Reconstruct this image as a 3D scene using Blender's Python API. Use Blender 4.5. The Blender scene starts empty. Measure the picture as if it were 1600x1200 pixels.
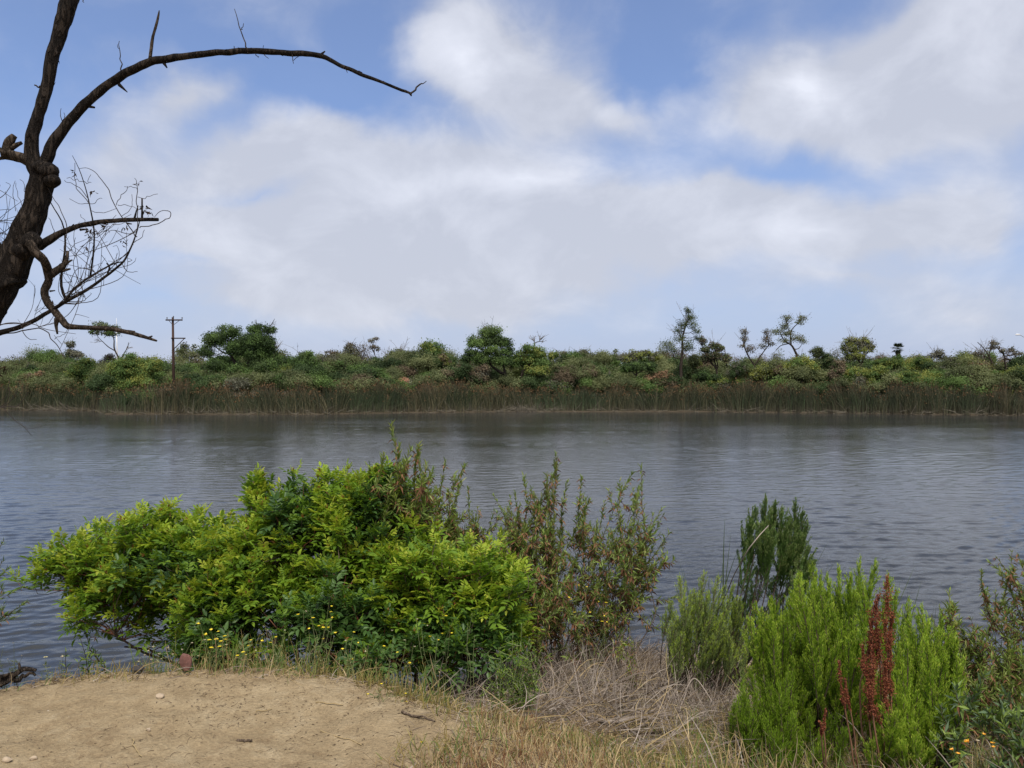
import bpy, math, random
import numpy as np
from mathutils import Vector

R = math.radians
rng = np.random.default_rng(7)
C = bpy.context.scene.collection
SC = bpy.context.scene

# ------------------------------------------------------------------ camera
F = 1200.0          # focal length in photograph pixels (1600 wide)
CZ = 2.8            # camera height above the water (m)
cam_d = bpy.data.cameras.new("camera")
cam = bpy.data.objects.new("camera", cam_d)
C.objects.link(cam)
cam.location = (0, 0, CZ)
cam.rotation_euler = (R(90), 0, 0)
cam_d.sensor_width = 36.0
cam_d.lens = 36.0 * F / 1600.0
cam_d.clip_start = 0.05
cam_d.clip_end = 12000
SC.camera = cam
SC.view_settings.view_transform = 'Standard'
SC.view_settings.look = 'None'
SC.view_settings.exposure = 0.16
SC.view_settings.gamma = 1.0
SC.view_settings.use_curve_mapping = False
try:
    SC.cycles.max_bounces = 8
    SC.cycles.diffuse_bounces = 3
    SC.cycles.glossy_bounces = 3
    SC.cycles.transmission_bounces = 4
    SC.cycles.transparent_max_bounces = 6
    SC.cycles.caustics_reflective = False
    SC.cycles.caustics_refractive = False
except Exception:
    pass

WAVE_SLOPE = 0.135
SUN_EL, SUN_AZ = R(60), R(172)      # azimuth measured from +Y (view direction) towards +X

def P(px, py, d):
    """point seen at photograph pixel (px,py) at depth d"""
    return np.array([(px - 800.0) / F * d, d, CZ - (py - 600.0) / F * d])

# ------------------------------------------------------------------ node helpers
class NT:
    def __init__(s, tree):
        s.t = tree; s.n = tree.nodes; s.l = tree.links
    def new(s, typ, **kw):
        n = s.n.new(typ)
        for k, v in kw.items():
            setattr(n, k, v)
        return n
    def put(s, node, i, v):
        if v is None: return
        if isinstance(v, bpy.types.NodeSocket):
            s.l.new(v, node.inputs[i])
        else:
            node.inputs[i].default_value = v
    def math(s, op, a, b=None, c=None, clamp=False):
        n = s.new('ShaderNodeMath', operation=op); n.use_clamp = clamp
        s.put(n, 0, a); s.put(n, 1, b)
        if c is not None: s.put(n, 2, c)
        return n.outputs[0]
    def vmath(s, op, a, b=None):
        n = s.new('ShaderNodeVectorMath', operation=op)
        s.put(n, 0, a)
        if b is not None: s.put(n, 1, b)
        return n.outputs[0]
    def noise(s, vec, scale, detail=3, rough=0.5, dist=0.0, color=False):
        n = s.new('ShaderNodeTexNoise')
        s.put(n, 'Vector', vec); n.inputs['Scale'].default_value = scale
        n.inputs['Detail'].default_value = detail; n.inputs['Roughness'].default_value = rough
        n.inputs['Distortion'].default_value = dist
        return n.outputs['Color' if color else 'Fac']
    def voronoi(s, vec, scale, feature='F1'):
        n = s.new('ShaderNodeTexVoronoi', feature=feature)
        s.put(n, 'Vector', vec); n.inputs['Scale'].default_value = scale
        return n.outputs['Distance']
    def mapping(s, vec, loc=(0, 0, 0), rot=(0, 0, 0), sc=(1, 1, 1), typ='POINT'):
        n = s.new('ShaderNodeMapping', vector_type=typ)
        s.put(n, 'Vector', vec)
        n.inputs['Location'].default_value = loc
        n.inputs['Rotation'].default_value = rot
        n.inputs['Scale'].default_value = sc
        return n.outputs[0]
    def ramp(s, fac, stops, interp='LINEAR'):
        n = s.new('ShaderNodeValToRGB')
        cr = n.color_ramp; cr.interpolation = interp
        while len(cr.elements) < len(stops): cr.elements.new(0.5)
        for e, (p, c) in zip(cr.elements, stops):
            e.position = p
            e.color = (c[0], c[1], c[2], 1) if hasattr(c, '__len__') else (c, c, c, 1)
        s.put(n, 0, fac)
        return n.outputs[0]
    def mix(s, fac, a, b, mode='MIX'):
        n = s.new('ShaderNodeMix', data_type='RGBA', blend_type=mode)
        n.clamp_factor = True
        s.put(n, 0, fac)
        for i, v in ((6, a), (7, b)):
            if not isinstance(v, bpy.types.NodeSocket): v = (v[0], v[1], v[2], 1)
            s.put(n, i, v)
        return n.outputs[2]
    def maprange(s, v, a, b, c=0.0, d=1.0, smooth=False):
        n = s.new('ShaderNodeMapRange')
        if smooth: n.interpolation_type = 'SMOOTHSTEP'
        s.put(n, 0, v)
        for i, x in zip((1, 2, 3, 4), (a, b, c, d)): n.inputs[i].default_value = x
        return n.outputs[0]

def srgb(r, g, b):
    f = lambda c: (c / 255 / 12.92) if c / 255 <= 0.04045 else ((c / 255 + 0.055) / 1.055) ** 2.4
    return (f(r), f(g), f(b))

# ------------------------------------------------------------------ world: physical sky with a broken cloud layer
W = bpy.data.worlds.new("World"); SC.world = W; W.use_nodes = True
w = NT(W.node_tree); w.n.clear()
wout = w.new('ShaderNodeOutputWorld'); bg = w.new('ShaderNodeBackground')
w.l.new(bg.outputs[0], wout.inputs[0])
sky = w.new('ShaderNodeTexSky', sky_type='NISHITA')
sky.sun_disc = False
sky.sun_elevation = SUN_EL
sky.sun_rotation = SUN_AZ
sky.air_density = 1.0; sky.dust_density = 0.6; sky.ozone_density = 2.0
tc = w.new('ShaderNodeTexCoord').outputs['Generated']
sep = w.new('ShaderNodeSeparateXYZ'); w.l.new(tc, sep.inputs[0])
az = w.math('ARCTAN2', sep.outputs[0], sep.outputs[1])
el = w.math('ARCSINE', sep.outputs[2])
cmb = w.new('ShaderNodeCombineXYZ'); w.l.new(az, cmb.inputs[0]); w.l.new(el, cmb.inputs[1])
# warp the direction with noise so every cloud edge is ragged
wn = w.noise(cmb.outputs[0], 4.5, 5, 0.55, 0.0, True)
wv = w.vmath('MULTIPLY', w.vmath('SUBTRACT', wn, (0.5, 0.5, 0.5)), (0.20, 0.15, 0.0))
pos = w.vmath('ADD', cmb.outputs[0], wv)

def ae(px, py):
    a = math.atan2(px - 800, F)
    return a, math.atan2((600 - py) * math.cos(a), F)

def blobsum(lst):
    tot = None
    for (px, py, rx, ry, rot, wt) in lst:
        a, e = ae(px, py)
        k = math.cos(a)
        m = w.mapping(pos, (a, e, 0), (0, 0, R(-rot)), (rx / F * k * k * 1.5, ry / F * k * 1.5, 1), 'TEXTURE')
        g = w.new('ShaderNodeTexGradient', gradient_type='QUADRATIC_SPHERE')
        w.l.new(m, g.inputs[0])
        v = w.math('MULTIPLY', g.outputs['Fac'], wt)
        tot = v if tot is None else w.math('ADD', tot, v)
    return tot

CLOUDS = [
    # px, py, rx, ry, rotation, weight
    (700, 75, 110, 70, 0, 2.0), (790, 110, 110, 80, 0, 1.9), (880, 160, 90, 55, -20, 1.5), (960, 175, 80, 45, 0, 1.1),
    (1280, 130, 200, 95, 8, 2.6), (1180, 190, 120, 60, 0, 1.4), (1480, 70, 160, 110, 0, 1.9), (1580, 170, 130, 110, 0, 1.4), (1420, 200, 160, 60, 0, 1.2),
    (1560, 0, 200, 60, 0, 1.2),
    (300, 165, 110, 35, -30, 1.1), (430, 240, 160, 48, -20, 1.8), (570, 275, 220, 62, -15, 2.1), (760, 300, 240, 80, -10, 2.5),
    (960, 350, 260, 70, -4, 2.4), (1180, 360, 240, 60, 0, 2.2), (1400, 350, 180, 55, -6, 1.8), (1540, 345, 90, 30, -10, 1.0),
    (330, 350, 220, 80, 0, 1.5), (560, 390, 260, 80, -4, 1.9), (800, 420, 260, 60, 0, 1.6), (700, 480, 300, 45, 0, 1.2), (450, 460, 260, 45, 0, 1.0),
    (480, 140, 130, 45, 0, -1.6), (1010, 90, 60, 80, 0, -1.2), (1180, 285, 200, 28, 0, -.6), (560, 60, 60, 60, 0, -1.3), (280, 50, 200, 60, 0, -.8), (90, 90, 150, 100, 0, -.6), (1040, 20, 120, 50, 0, -.8),
    (400, 305, 170, 26, -14, -.75), (700, 395, 160, 18, -6, -.6), (330, 405, 130, 18, -5, -.5), (260, 470, 160, 25, 0, -.5),
    (190, 260, 170, 80, -15, 0.9), (1300, 440, 330, 40, 0, 0.7), (1500, 470, 250, 60, 0, 0.7), (60, 330, 120, 80, 0, 0.6),
]
dens = blobsum(CLOUDS)
# the rest of the sky (outside the photograph) gets broken cloud from noise alone
offv = w.math('MAXIMUM', w.maprange(w.math('ABSOLUTE', az), 0.66, 0.95, 0, 1, True), w.maprange(el, 0.52, 0.75, 0, 1, True))
gen = w.maprange(w.noise(tc, 2.6, 4, 0.55), 0.34, 0.6, 0.0, 1.3)
dens = w.math('ADD', dens, w.math('MULTIPLY', offv, gen))
fine = w.noise(w.mapping(cmb.outputs[0], sc=(1, 1.5, 1)), 6.5, 9, 0.58, 0.35)
fine2 = w.noise(w.mapping(cmb.outputs[0], (4, 2, 0), sc=(1, 2.2, 1)), 2.6, 5, 0.5)
dn = w.math('ADD', dens, w.math('MULTIPLY', w.math('SUBTRACT', fine, 0.5), 1.35))
dn = w.math('ADD', dn, w.math('MULTIPLY', w.math('SUBTRACT', fine2, 0.45), 0.8))
mask = w.maprange(dn, -0.35, 1.15, 0.06, 1.0, True)
# bright, sunlit crests and grey bodies
BR = [(1270, 120, 130, 60, 5, 1.5), (720, 80, 110, 60, 0, 0.85), (820, 290, 330, 45, -8, 0.75), (1250, 360, 200, 35, 0, 0.6), (1500, 60, 90, 60, 0, 0.5),
      (930, 165, 60, 35, 0, .4)]
lit = blobsum(BR)
lit = w.math('ADD', lit, w.math('MULTIPLY', w.math('SUBTRACT', fine, 0.47), 2.0), clamp=True)
ccol = w.mix(lit, srgb(193, 197, 209), srgb(232, 235, 245))
low = w.maprange(el, 0.0, 0.30, 1.0, 0.0)
# clear sky: the physical sky, tinted by thin marine haze
SKY_S = 0.105
tint = w.vmath('MULTIPLY', sky.outputs[0], (SKY_S * 0.98, SKY_S * 1.10, SKY_S * 1.36))
hz = w.mix(w.math('ADD', w.math('MULTIPLY', low, 0.85), 0.12, clamp=True), tint, srgb(170, 181, 210))
final = w.mix(w.math('MULTIPLY', mask, 0.90), hz, ccol)
w.l.new(final, bg.inputs[0]); bg.inputs[1].default_value = 1.0
try:
    W.cycles.sampling_method = 'MANUAL'; W.cycles.sample_map_resolution = 512
except Exception:
    pass

sd = bpy.data.lights.new("sun", 'SUN'); sun = bpy.data.objects.new("sun", sd); C.objects.link(sun)
sd.energy = 3.7; sd.angle = R(20); sd.color = (1.0, 0.93, 0.82)
sv = Vector((math.sin(SUN_AZ) * math.cos(SUN_EL), math.cos(SUN_AZ) * math.cos(SUN_EL), math.sin(SUN_EL)))
sun.rotation_euler = sv.to_track_quat('Z', 'Y').to_euler()
sun.location = (0, 0, 30)

# ------------------------------------------------------------------ mesh builder
def _unit(v):
    return v / np.maximum(np.linalg.norm(v, axis=-1, keepdims=True), 1e-9)

LEAF = (np.array([[0, 0, 0], [.4, 0, -.05], [.75, 0, -.06], [1, 0, -.14], [.34, .5, .06], [.72, .36, .02], [.34, -.5, .06], [.72, -.36, .02]], float),
        [np.array([[0, 1, 4], [2, 3, 5], [1, 0, 6], [3, 2, 7]]), np.array([[1, 2, 5, 4], [2, 1, 6, 7]])])
LEAFS = (np.array([[0, 0, 0], [.45, .5, .08], [1, 0, -.08], [.45, -.5, .08]], float), [np.array([[0, 2, 1], [2, 0, 3]])])
BLADE = (np.array([[0, -.5, 0], [0, .5, 0], [.5, .42, .03], [.5, -.42, .03], [1, 0, 0]], float), [np.array([[0, 3, 2, 1]]), np.array([[3, 4, 2]])])
CARD = (np.array([[0, -.28, 0], [.25, .5, .12], [1, .15, -.1], [.7, -.5, .1]], float), [np.array([[0, 3, 1], [3, 2, 1]])])

class MB:
    def __init__(s):
        s.v = []; s.nv = 0; s.f = []
    def add(s, v, faces, mat=0):
        v = np.asarray(v, float).reshape(-1, 3)
        for fc in faces:
            fc = np.asarray(fc, int)
            if len(fc): s.f.append((fc + s.nv, mat))
        s.v.append(v); s.nv += len(v)
    def inst(s, tpl, pos, X, Z, sx, sy=None, mat=0):
        pos = np.asarray(pos, float); n = len(pos)
        if n == 0: return
        X = _unit(np.broadcast_to(X, (n, 3)).astype(float)); Z = np.broadcast_to(Z, (n, 3)).astype(float)
        Y = _unit(np.cross(Z, X)); Z = np.cross(X, Y)
        sx = np.broadcast_to(sx, (n,)); sy = sx if sy is None else np.broadcast_to(sy, (n,))
        t, fs = tpl; k = len(t)
        V = (pos[:, None] + X[:, None] * (t[None, :, 0:1] * sx[:, None, None]) + Y[:, None] * (t[None, :, 1:2] * sy[:, None, None])
             + Z[:, None] * (t[None, :, 2:3] * sx[:, None, None]))
        off = (np.arange(n) * k)[:, None, None]
        s.add(V, [(fc[None] + off).reshape(-1, fc.shape[1]) for fc in fs], mat)
    def tube(s, pts, rad, sides=8, mat=0, bump=0.0, cap=True, seed=0):
        pts = np.asarray(pts, float); rad = np.broadcast_to(rad, (len(pts),)).astype(float)
        T = np.gradient(pts, axis=0); T = _unit(T)
        up = np.array([0.13, 0.97, 0.2]); 
        A = _unit(np.cross(T, up)); B = np.cross(T, A)
        th = np.linspace(0, 2 * np.pi, sides, endpoint=False)
        rr = rad[:, None] * np.ones(sides)[None]
        if bump:
            r2 = np.random.default_rng(seed)
            n = len(pts)
            f = r2.normal(0, 1, (n, sides)); f = (f + np.roll(f, 1, 0) * .8 + np.roll(f, -1, 0) * .5) / 1.5
            ridge = np.interp(np.arange(n), np.arange(0, n + 6, 6)[:((n + 6) // 6 + 1)], np.zeros(len(np.arange(0, n + 6, 6)[:((n + 6) // 6 + 1)])))
            rd = r2.normal(0, 1, sides)
            rr = rr * (1 + bump * (0.6 * f + 0.7 * rd[None]) + ridge[:, None])
        V = pts[:, None] + A[:, None] * (np.cos(th)[None, :, None] * rr[..., None]) + B[:, None] * (np.sin(th)[None, :, None] * rr[..., None])
        n = len(pts); i = np.arange(n - 1)[:, None] * sides; j = np.arange(sides)[None]
        jn = (j + 1) % sides
        q = np.stack([i + j, i + jn, i + sides + jn, i + sides + j], -1).reshape(-1, 4)
        fs = [q]
        if cap:
            fs += [np.arange(sides)[None, ::-1], (np.arange(sides) + (n - 1) * sides)[None]]
        s.add(V, fs, mat)
    def box(s, c, size, mat=0, rot=0.0, taper=1.0):
        x, y, z = np.array(size) / 2
        v = np.array([[-x, -y, -z], [x, -y, -z], [x, y, -z], [-x, y, -z], [-x * taper, -y * taper, z], [x * taper, -y * taper, z], [x * taper, y * taper, z], [-x * taper, y * taper, z]])
        cr, sr = math.cos(rot), math.sin(rot)
        v = v @ np.array([[cr, sr, 0], [-sr, cr, 0], [0, 0, 1]]) + np.array(c)
        s.add(v, [np.array([[0, 3, 2, 1], [4, 5, 6, 7], [0, 1, 5, 4], [1, 2, 6, 5], [2, 3, 7, 6], [3, 0, 4, 7]])], mat)
    def build(s, name, mats, parent=None, smooth=True):
        me = bpy.data.meshes.new(name)
        V = np.concatenate(s.v) if s.v else np.zeros((0, 3))
        if parent is not None:
            V = V - np.array(parent.location)
        me.vertices.add(len(V)); me.vertices.foreach_set('co', V.astype(np.float32).ravel())
        nl = sum(f.size for f, _ in s.f); npoly = sum(len(f) for f, _ in s.f)
        me.loops.add(nl); me.polygons.add(npoly)
        me.loops.foreach_set('vertex_index', np.concatenate([f.ravel() for f, _ in s.f]).astype(np.int32))
        st = np.concatenate([np.full(len(f), f.shape[1]) for f, _ in s.f])
        starts = np.concatenate([[0], np.cumsum(st)[:-1]])
        me.polygons.foreach_set('loop_start', starts.astype(np.int32))
        if not isinstance(mats, (list, tuple)): mats = [mats]
        for m in mats: me.materials.append(m)
        me.polygons.foreach_set('material_index', np.concatenate([np.full(len(f), m) for f, m in s.f]).astype(np.int32))
        me.polygons.foreach_set('use_smooth', np.full(npoly, bool(smooth)))
        me.update(calc_edges=True)
        o = bpy.data.objects.new(name, me); C.objects.link(o)
        if parent is not None: o.parent = parent
        return o

def tag(o, label, cat, group=None):
    o['label'] = label; o['category'] = cat
    if group: o['group'] = group
    return o
def thing(name, label, cat, loc=(0, 0, 0), group=None):
    o = bpy.data.objects.new(name, None); C.objects.link(o)
    o.location = [float(a) for a in loc]
    o.empty_display_size = 0.2
    return tag(o, label, cat, group)
def kind(o, k):
    o['kind'] = k; return o

def smooth_path(pts, n, wob=0.0, r=None):
    """Catmull-Rom through rows of pts (any columns), n samples; wob adds small wandering to the first three columns"""
    p = np.asarray(pts, float)
    p2 = np.vstack([2 * p[0] - p[1], p, 2 * p[-1] - p[-2]])
    L = np.concatenate([[0], np.cumsum(np.linalg.norm(np.diff(p[:, :3], axis=0), axis=1))])
    u = np.interp(np.linspace(0, L[-1], n), L, np.arange(len(p)))
    i = np.minimum(u.astype(int), len(p) - 2); t = (u - i)[:, None]
    a, b, c, d = p2[i], p2[i + 1], p2[i + 2], p2[i + 3]
    o = 0.5 * (2 * b + (c - a) * t + (2 * a - 5 * b + 4 * c - d) * t ** 2 + (3 * b - a - 3 * c + d) * t ** 3)
    if wob:
        r = r or rng
        k = max(3, n // 3)
        wv = np.stack([np.interp(np.linspace(0, 1, n), np.linspace(0, 1, k), r.normal(0, wob, k)) for _ in range(3)], 1)
        wv[0] = 0
        o[:, :3] += wv
    return o

# ------------------------------------------------------------------ materials
def mat(name):
    m = bpy.data.materials.new(name); m.use_nodes = True
    t = NT(m.node_tree); t.n.clear()
    out = t.new('ShaderNodeOutputMaterial')
    return m, t, out

def leaf_mat(name, cols, rough=0.5, trans=0.3, spec=0.3, nscale=1.2, island=0.65, tcol=None):
    """cols: dark .. light base colours; varied leaf by leaf and clump by clump"""
    m, t, out = mat(name)
    g = t.new('ShaderNodeNewGeometry'); tcn = t.new('ShaderNodeTexCoord')
    nz = t.noise(g.outputs['Position'], nscale, 2, 0.5)
    nz = t.maprange(nz, 0.3, 0.7)
    f = t.math('ADD', t.math('MULTIPLY', g.outputs['Random Per Island'], island), t.math('MULTIPLY', nz, 1 - island))
    col = t.ramp(f, [(i / (len(cols) - 1) * 0.9 + 0.05, c) for i, c in enumerate(cols)])
    b = t.new('ShaderNodeBsdfPrincipled')
    t.put(b, 'Base Color', col); b.inputs['Roughness'].default_value = rough
    b.inputs['Specular IOR Level'].default_value = spec
    if trans > 0:
        tr = t.new('ShaderNodeBsdfTranslucent')
        tc_ = t.mix(0.5, col, t.mix(1.0, col, tcol or (1.6, 1.5, 0.6), 'MULTIPLY'))
        t.put(tr, 'Color', tc_)
        mx = t.new('ShaderNodeMixShader'); mx.inputs[0].default_value = trans
        t.l.new(b.outputs[0], mx.inputs[1]); t.l.new(tr.outputs[0], mx.inputs[2])
        t.l.new(mx.outputs[0], out.inputs[0])
    else:
        t.l.new(b.outputs[0], out.inputs[0])
    return m

def bark_mat(name, c0, c1, scale=30, bump=0.5, stretch=0.25, dist=0.01):
    m, t, out = mat(name)
    g = t.new('ShaderNodeNewGeometry')
    v = t.mapping(g.outputs['Position'], sc=(1, 1, stretch))
    n1 = t.noise(v, scale, 6, 0.65); n2 = t.noise(g.outputs['Position'], scale * .15, 3, .5)
    nr = t.noise(v, scale * .8, 5, 0.6, 0.6)
    crack = t.maprange(t.math('ABSOLUTE', t.math('SUBTRACT', nr, 0.5)), 0.0, 0.09, 0.0, 1.0)
    f = t.math('MULTIPLY', t.math('ADD', t.math('MULTIPLY', n1, 0.7), t.math('MULTIPLY', n2, 0.5)), t.math('ADD', t.math('MULTIPLY', crack, 0.6), 0.4))
    col = t.ramp(f, [(0.15, c0), (0.75, c1)])
    b = t.new('ShaderNodeBsdfPrincipled'); t.put(b, 'Base Color', col)
    b.inputs['Roughness'].default_value = 0.9; b.inputs['Specular IOR Level'].default_value = 0.15
    bp = t.new('ShaderNodeBump'); bp.inputs['Strength'].default_value = bump; bp.inputs['Distance'].default_value = dist
    t.put(bp, 'Height', t.math('ADD', n1, t.math('MULTIPLY', crack, 0.8))); t.l.new(bp.outputs[0], b.inputs['Normal'])
    t.l.new(b.outputs[0], out.inputs[0])
    return m

def plain_mat(name, c, rough=0.6, metal=0.0, var=0.25, scale=8):
    m, t, out = mat(name)
    g = t.new('ShaderNodeNewGeometry')
    n = t.noise(g.outputs['Position'], scale, 4, 0.6)
    col = t.ramp(n, [(0.25, [x * (1 - var) for x in c]), (0.75, [min(1, x * (1 + var)) for x in c])])
    b = t.new('ShaderNodeBsdfPrincipled'); t.put(b, 'Base Color', col)
    b.inputs['Roughness'].default_value = rough; b.inputs['Metallic'].default_value = metal
    t.l.new(b.outputs[0], out.inputs[0])
    return m

def blade_mat(name, stops, zlo, zhi, trans=0.2, nx=0.25, jitter=0.25, dry=None, dryamt=0.5):
    """stem colour runs along the height of the plant; optional dry patches"""
    m, t, out = mat(name)
    g = t.new('ShaderNodeNewGeometry')
    sp = t.new('ShaderNodeSeparateXYZ'); t.l.new(g.outputs['Position'], sp.inputs[0])
    isl = g.outputs['Random Per Island']
    z = t.math('ADD', t.maprange(sp.outputs[2], zlo, zhi), t.math('MULTIPLY', t.math('SUBTRACT', isl, 0.5), jitter))
    col = t.ramp(z, stops)
    if dry is not None:
        n = t.noise(t.mapping(g.outputs['Position'], sc=(1, 1, 0.3)), nx, 3, 0.6)
        f = t.math('ADD', t.math('MULTIPLY', t.math('SUBTRACT', n, 0.5), 2.2), t.math('MULTIPLY', isl, 0.6))
        f = t.maprange(f, 0.35, 0.6, 0, dryamt)
        col = t.mix(f, col, dry)
    vv = t.ramp(isl, [(0, 0.45), (0.75, 1.1), (1, 1.9)])
    col = t.mix(1.0, col, vv, 'MULTIPLY')
    b = t.new('ShaderNodeBsdfPrincipled'); t.put(b, 'Base Color', col); b.inputs['Roughness'].default_value = 0.6
    b.inputs['Specular IOR Level'].default_value = 0.25
    tr = t.new('ShaderNodeBsdfTranslucent'); t.put(tr, 'Color', col)
    mx = t.new('ShaderNodeMixShader'); mx.inputs[0].default_value = trans
    t.l.new(b.outputs[0], mx.inputs[1]); t.l.new(tr.outputs[0], mx.inputs[2]); t.l.new(mx.outputs[0], out.inputs[0])
    return m

# ------------------------------------------------------------------ terrain
EX = np.array([-60, -8, -4, -2.8, -1.83, -0.89, -0.5, 0.1, 0.55, 1.2, 3, 8, 60.])
EY = np.array([4.2, 4.0, 4.0, 4.22, 4.42, 4.32, 4.05, 3.62, 3.3, 2.9, 2.3, 1.6, 0.])
SPX = np.array([-2500, -300, 0, 140, 165, 480, 620, 800, 1100, 1350, 1600, 1900, 4000.])
SPD = np.array([86, 86, 82, 80, 71, 70, 74, 77, 77, 72, 67.5, 66, 62.])
def shore_d(px):
    return np.interp(px, SPX, SPD)
def vnoise(x, y, seed=0):
    """cheap smooth 2D value noise"""
    r = np.random.default_rng(seed).random((64, 64))
    xi = np.floor(x).astype(int); yi = np.floor(y).astype(int); fx = x - xi; fy = y - yi
    fx = fx * fx * (3 - 2 * fx); fy = fy * fy * (3 - 2 * fy)
    g = lambda a, b: r[a % 64, b % 64]
    return (g(xi, yi) * (1 - fx) * (1 - fy) + g(xi + 1, yi) * fx * (1 - fy) + g(xi, yi + 1) * (1 - fx) * fy + g(xi + 1, yi + 1) * fx * fy) - 0.5
def ground_z(x, y, fine=True):
    x = np.asarray(x, float); y = np.asarray(y, float)
    ey = np.interp(x, EX, EY) + 0.12 * vnoise(x * 2.1, x * 0 + 3.3, 5)
    s = y - ey
    wd = np.interp(x, [-3, -0.9, 0.1, 1.2, 3, 8], [1.9, 2.3, 3.9, 4.6, 5.6, 6])
    u = np.clip(s / wd, 0, 1.6)
    z = 1.15 - 1.18 * np.where(u < 1, u ** 0.85, 1 + (u - 1) * 0.5)
    z = np.where(s < 0, 1.15 + np.clip(-s, 0, 60) * 0.004, z)
    z = z - 0.025 * np.exp(-(s / 0.12) ** 2) * (s < 0)
    z = np.where(y > ey + wd * 1.2, np.minimum(z, -0.25), z)
    # far shore
    px = x / np.maximum(y, 1) * F + 800
    sh = shore_d(px)
    f = y - sh
    zf = np.where(f > 0, 0.10 + np.clip(f, 0, 30) * 0.035 + 0.25 * vnoise(x * 0.15, y * 0.15, 3) * np.clip(f / 6, 0, 1), -0.8)
    z = np.where(y > sh - 0.6, np.where(f > 0, zf, -0.8 + (f + 0.6) / 0.6 * 0.9), np.where(y > ey + wd * 1.6, -0.8, z))
    if fine:
        near = (y < 12)
        land = np.clip((z + 0.1) * 3, 0, 1)
        z = z + near * land * (0.05 * vnoise(x * 1.1 + y * .3, y * 1.1, 11) + 0.028 * vnoise(x * 3.7 - y, y * 3.1 + x, 12) + 0.012 * vnoise(x * 11 + y * 4, y * 11 - x * 3, 13) + 0.013 * vnoise(x * 25 + y * 9, y * 25 - x * 7, 14))
    return z
def gz(x, y):
    return float(ground_z(np.array([x]), np.array([y]))[0])

def axis(parts):
    a = np.concatenate([np.arange(p, q, st) for p, q, st in parts])
    return a
gx = axis([(-4000, -1000, 600), (-1000, -200, 80), (-200, -60, 10), (-60, -10, 1.5), (-10, -5, 0.25), (-5, 4.5, 0.028), (4.5, 10, 0.25), (10, 60, 1.5), (60, 200, 10), (200, 1000, 80), (1000, 4601, 600)])
gy = axis([(-400, -20, 60), (-20, 1.6, 1.2), (1.6, 7.6, 0.028), (7.6, 12, 0.2), (12, 56, 2.5), (56, 100, 0.5), (100, 200, 8), (200, 1000, 80), (1000, 6000, 700)])
GX, GY = np.meshgrid(gx, gy)
GZ = ground_z(GX, GY)
nx, ny = len(gx), len(gy)
mb = MB()
i = np.arange(ny - 1)[:, None] * nx + np.arange(nx - 1)[None]
mb.add(np.stack([GX, GY, GZ], -1), [np.stack([i, i + 1, i + nx + 1, i + nx], -1).reshape(-1, 4)])

m, t, out = mat("dirt")
g = t.new('ShaderNodeNewGeometry'); pos_ = g.outputs['Position']
sp = t.new('ShaderNodeSeparateXYZ'); t.l.new(pos_, sp.inputs[0])
n1 = t.noise(pos_, 0.9, 4, 0.6); n2 = t.noise(pos_, 7, 6, 0.65, 0.3); n3 = t.noise(pos_, 55, 5, 0.7)
col = t.ramp(t.math('ADD', t.math('MULTIPLY', n1, 0.45), t.math('MULTIPLY', n2, 0.55)), [(0.30, (0.245, 0.177, 0.100)), (0.5, (0.355, 0.270, 0.160)), (0.68, (0.47, 0.380, 0.245))])
# fine crumbs and dark organic specks that lie in loose clusters
spk = t.maprange(t.noise(t.mapping(pos_, sc=(1, 1, 1)), 60, 5, 0.78, 0.9), 0.56, 0.63)
clus = t.maprange(t.noise(pos_, 3.2, 5, 0.7), 0.45, 0.62)
col = t.mix(t.math('MULTIPLY', t.math('MULTIPLY', spk, clus), 0.75), col, (0.09, 0.055, 0.03))
mot = t.maprange(t.noise(pos_, 19, 6, 0.72, 0.6), 0.50, 0.66)
col = t.mix(t.math('MULTIPLY', t.math('MULTIPLY', mot, clus), 0.55), col, (0.19, 0.125, 0.068))
peb = t.maprange(t.voronoi(pos_, 70), 0.0, 0.22, 1.0, 0.0)
pm = t.math('MULTIPLY', peb, t.maprange(t.noise(pos_, 11, 3, 0.5), 0.58, 0.64))
col = t.mix(t.math('MULTIPLY', pm, 0.6), col, (0.46, 0.40, 0.31))
col = t.mix(1.0, col, t.ramp(n3, [(0.3, 0.78), (0.7, 1.18)]), 'MULTIPLY')
# slope to the water: darker, humus-rich soil; far bank likewise
wet = t.maprange(sp.outputs[2], 0.08, 1.0, 1.0, 0.0)
col = t.mix(t.math('MULTIPLY', wet, 0.85), col, (0.115, 0.085, 0.055))
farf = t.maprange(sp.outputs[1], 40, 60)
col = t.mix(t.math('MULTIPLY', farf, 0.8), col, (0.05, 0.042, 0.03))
b = t.new('ShaderNodeBsdfPrincipled'); t.put(b, 'Base Color', col); b.inputs['Roughness'].default_value = 0.95
b.inputs['Specular IOR Level'].default_value = 0.1
bp = t.new('ShaderNodeBump'); bp.inputs['Strength'].default_value = 0.9; bp.inputs['Distance'].default_value = 0.035
t.put(bp, 'Height', t.math('ADD', t.math('ADD', t.math('MULTIPLY', n2, 1.0), t.math('MULTIPLY', n3, 0.6)), t.math('MULTIPLY', pm, 0.5)))
t.l.new(bp.outputs[0], b.inputs['Normal']); t.l.new(b.outputs[0], out.inputs[0])
M_DIRT = m
kind(mb.build("ground", M_DIRT), 'structure')

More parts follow.
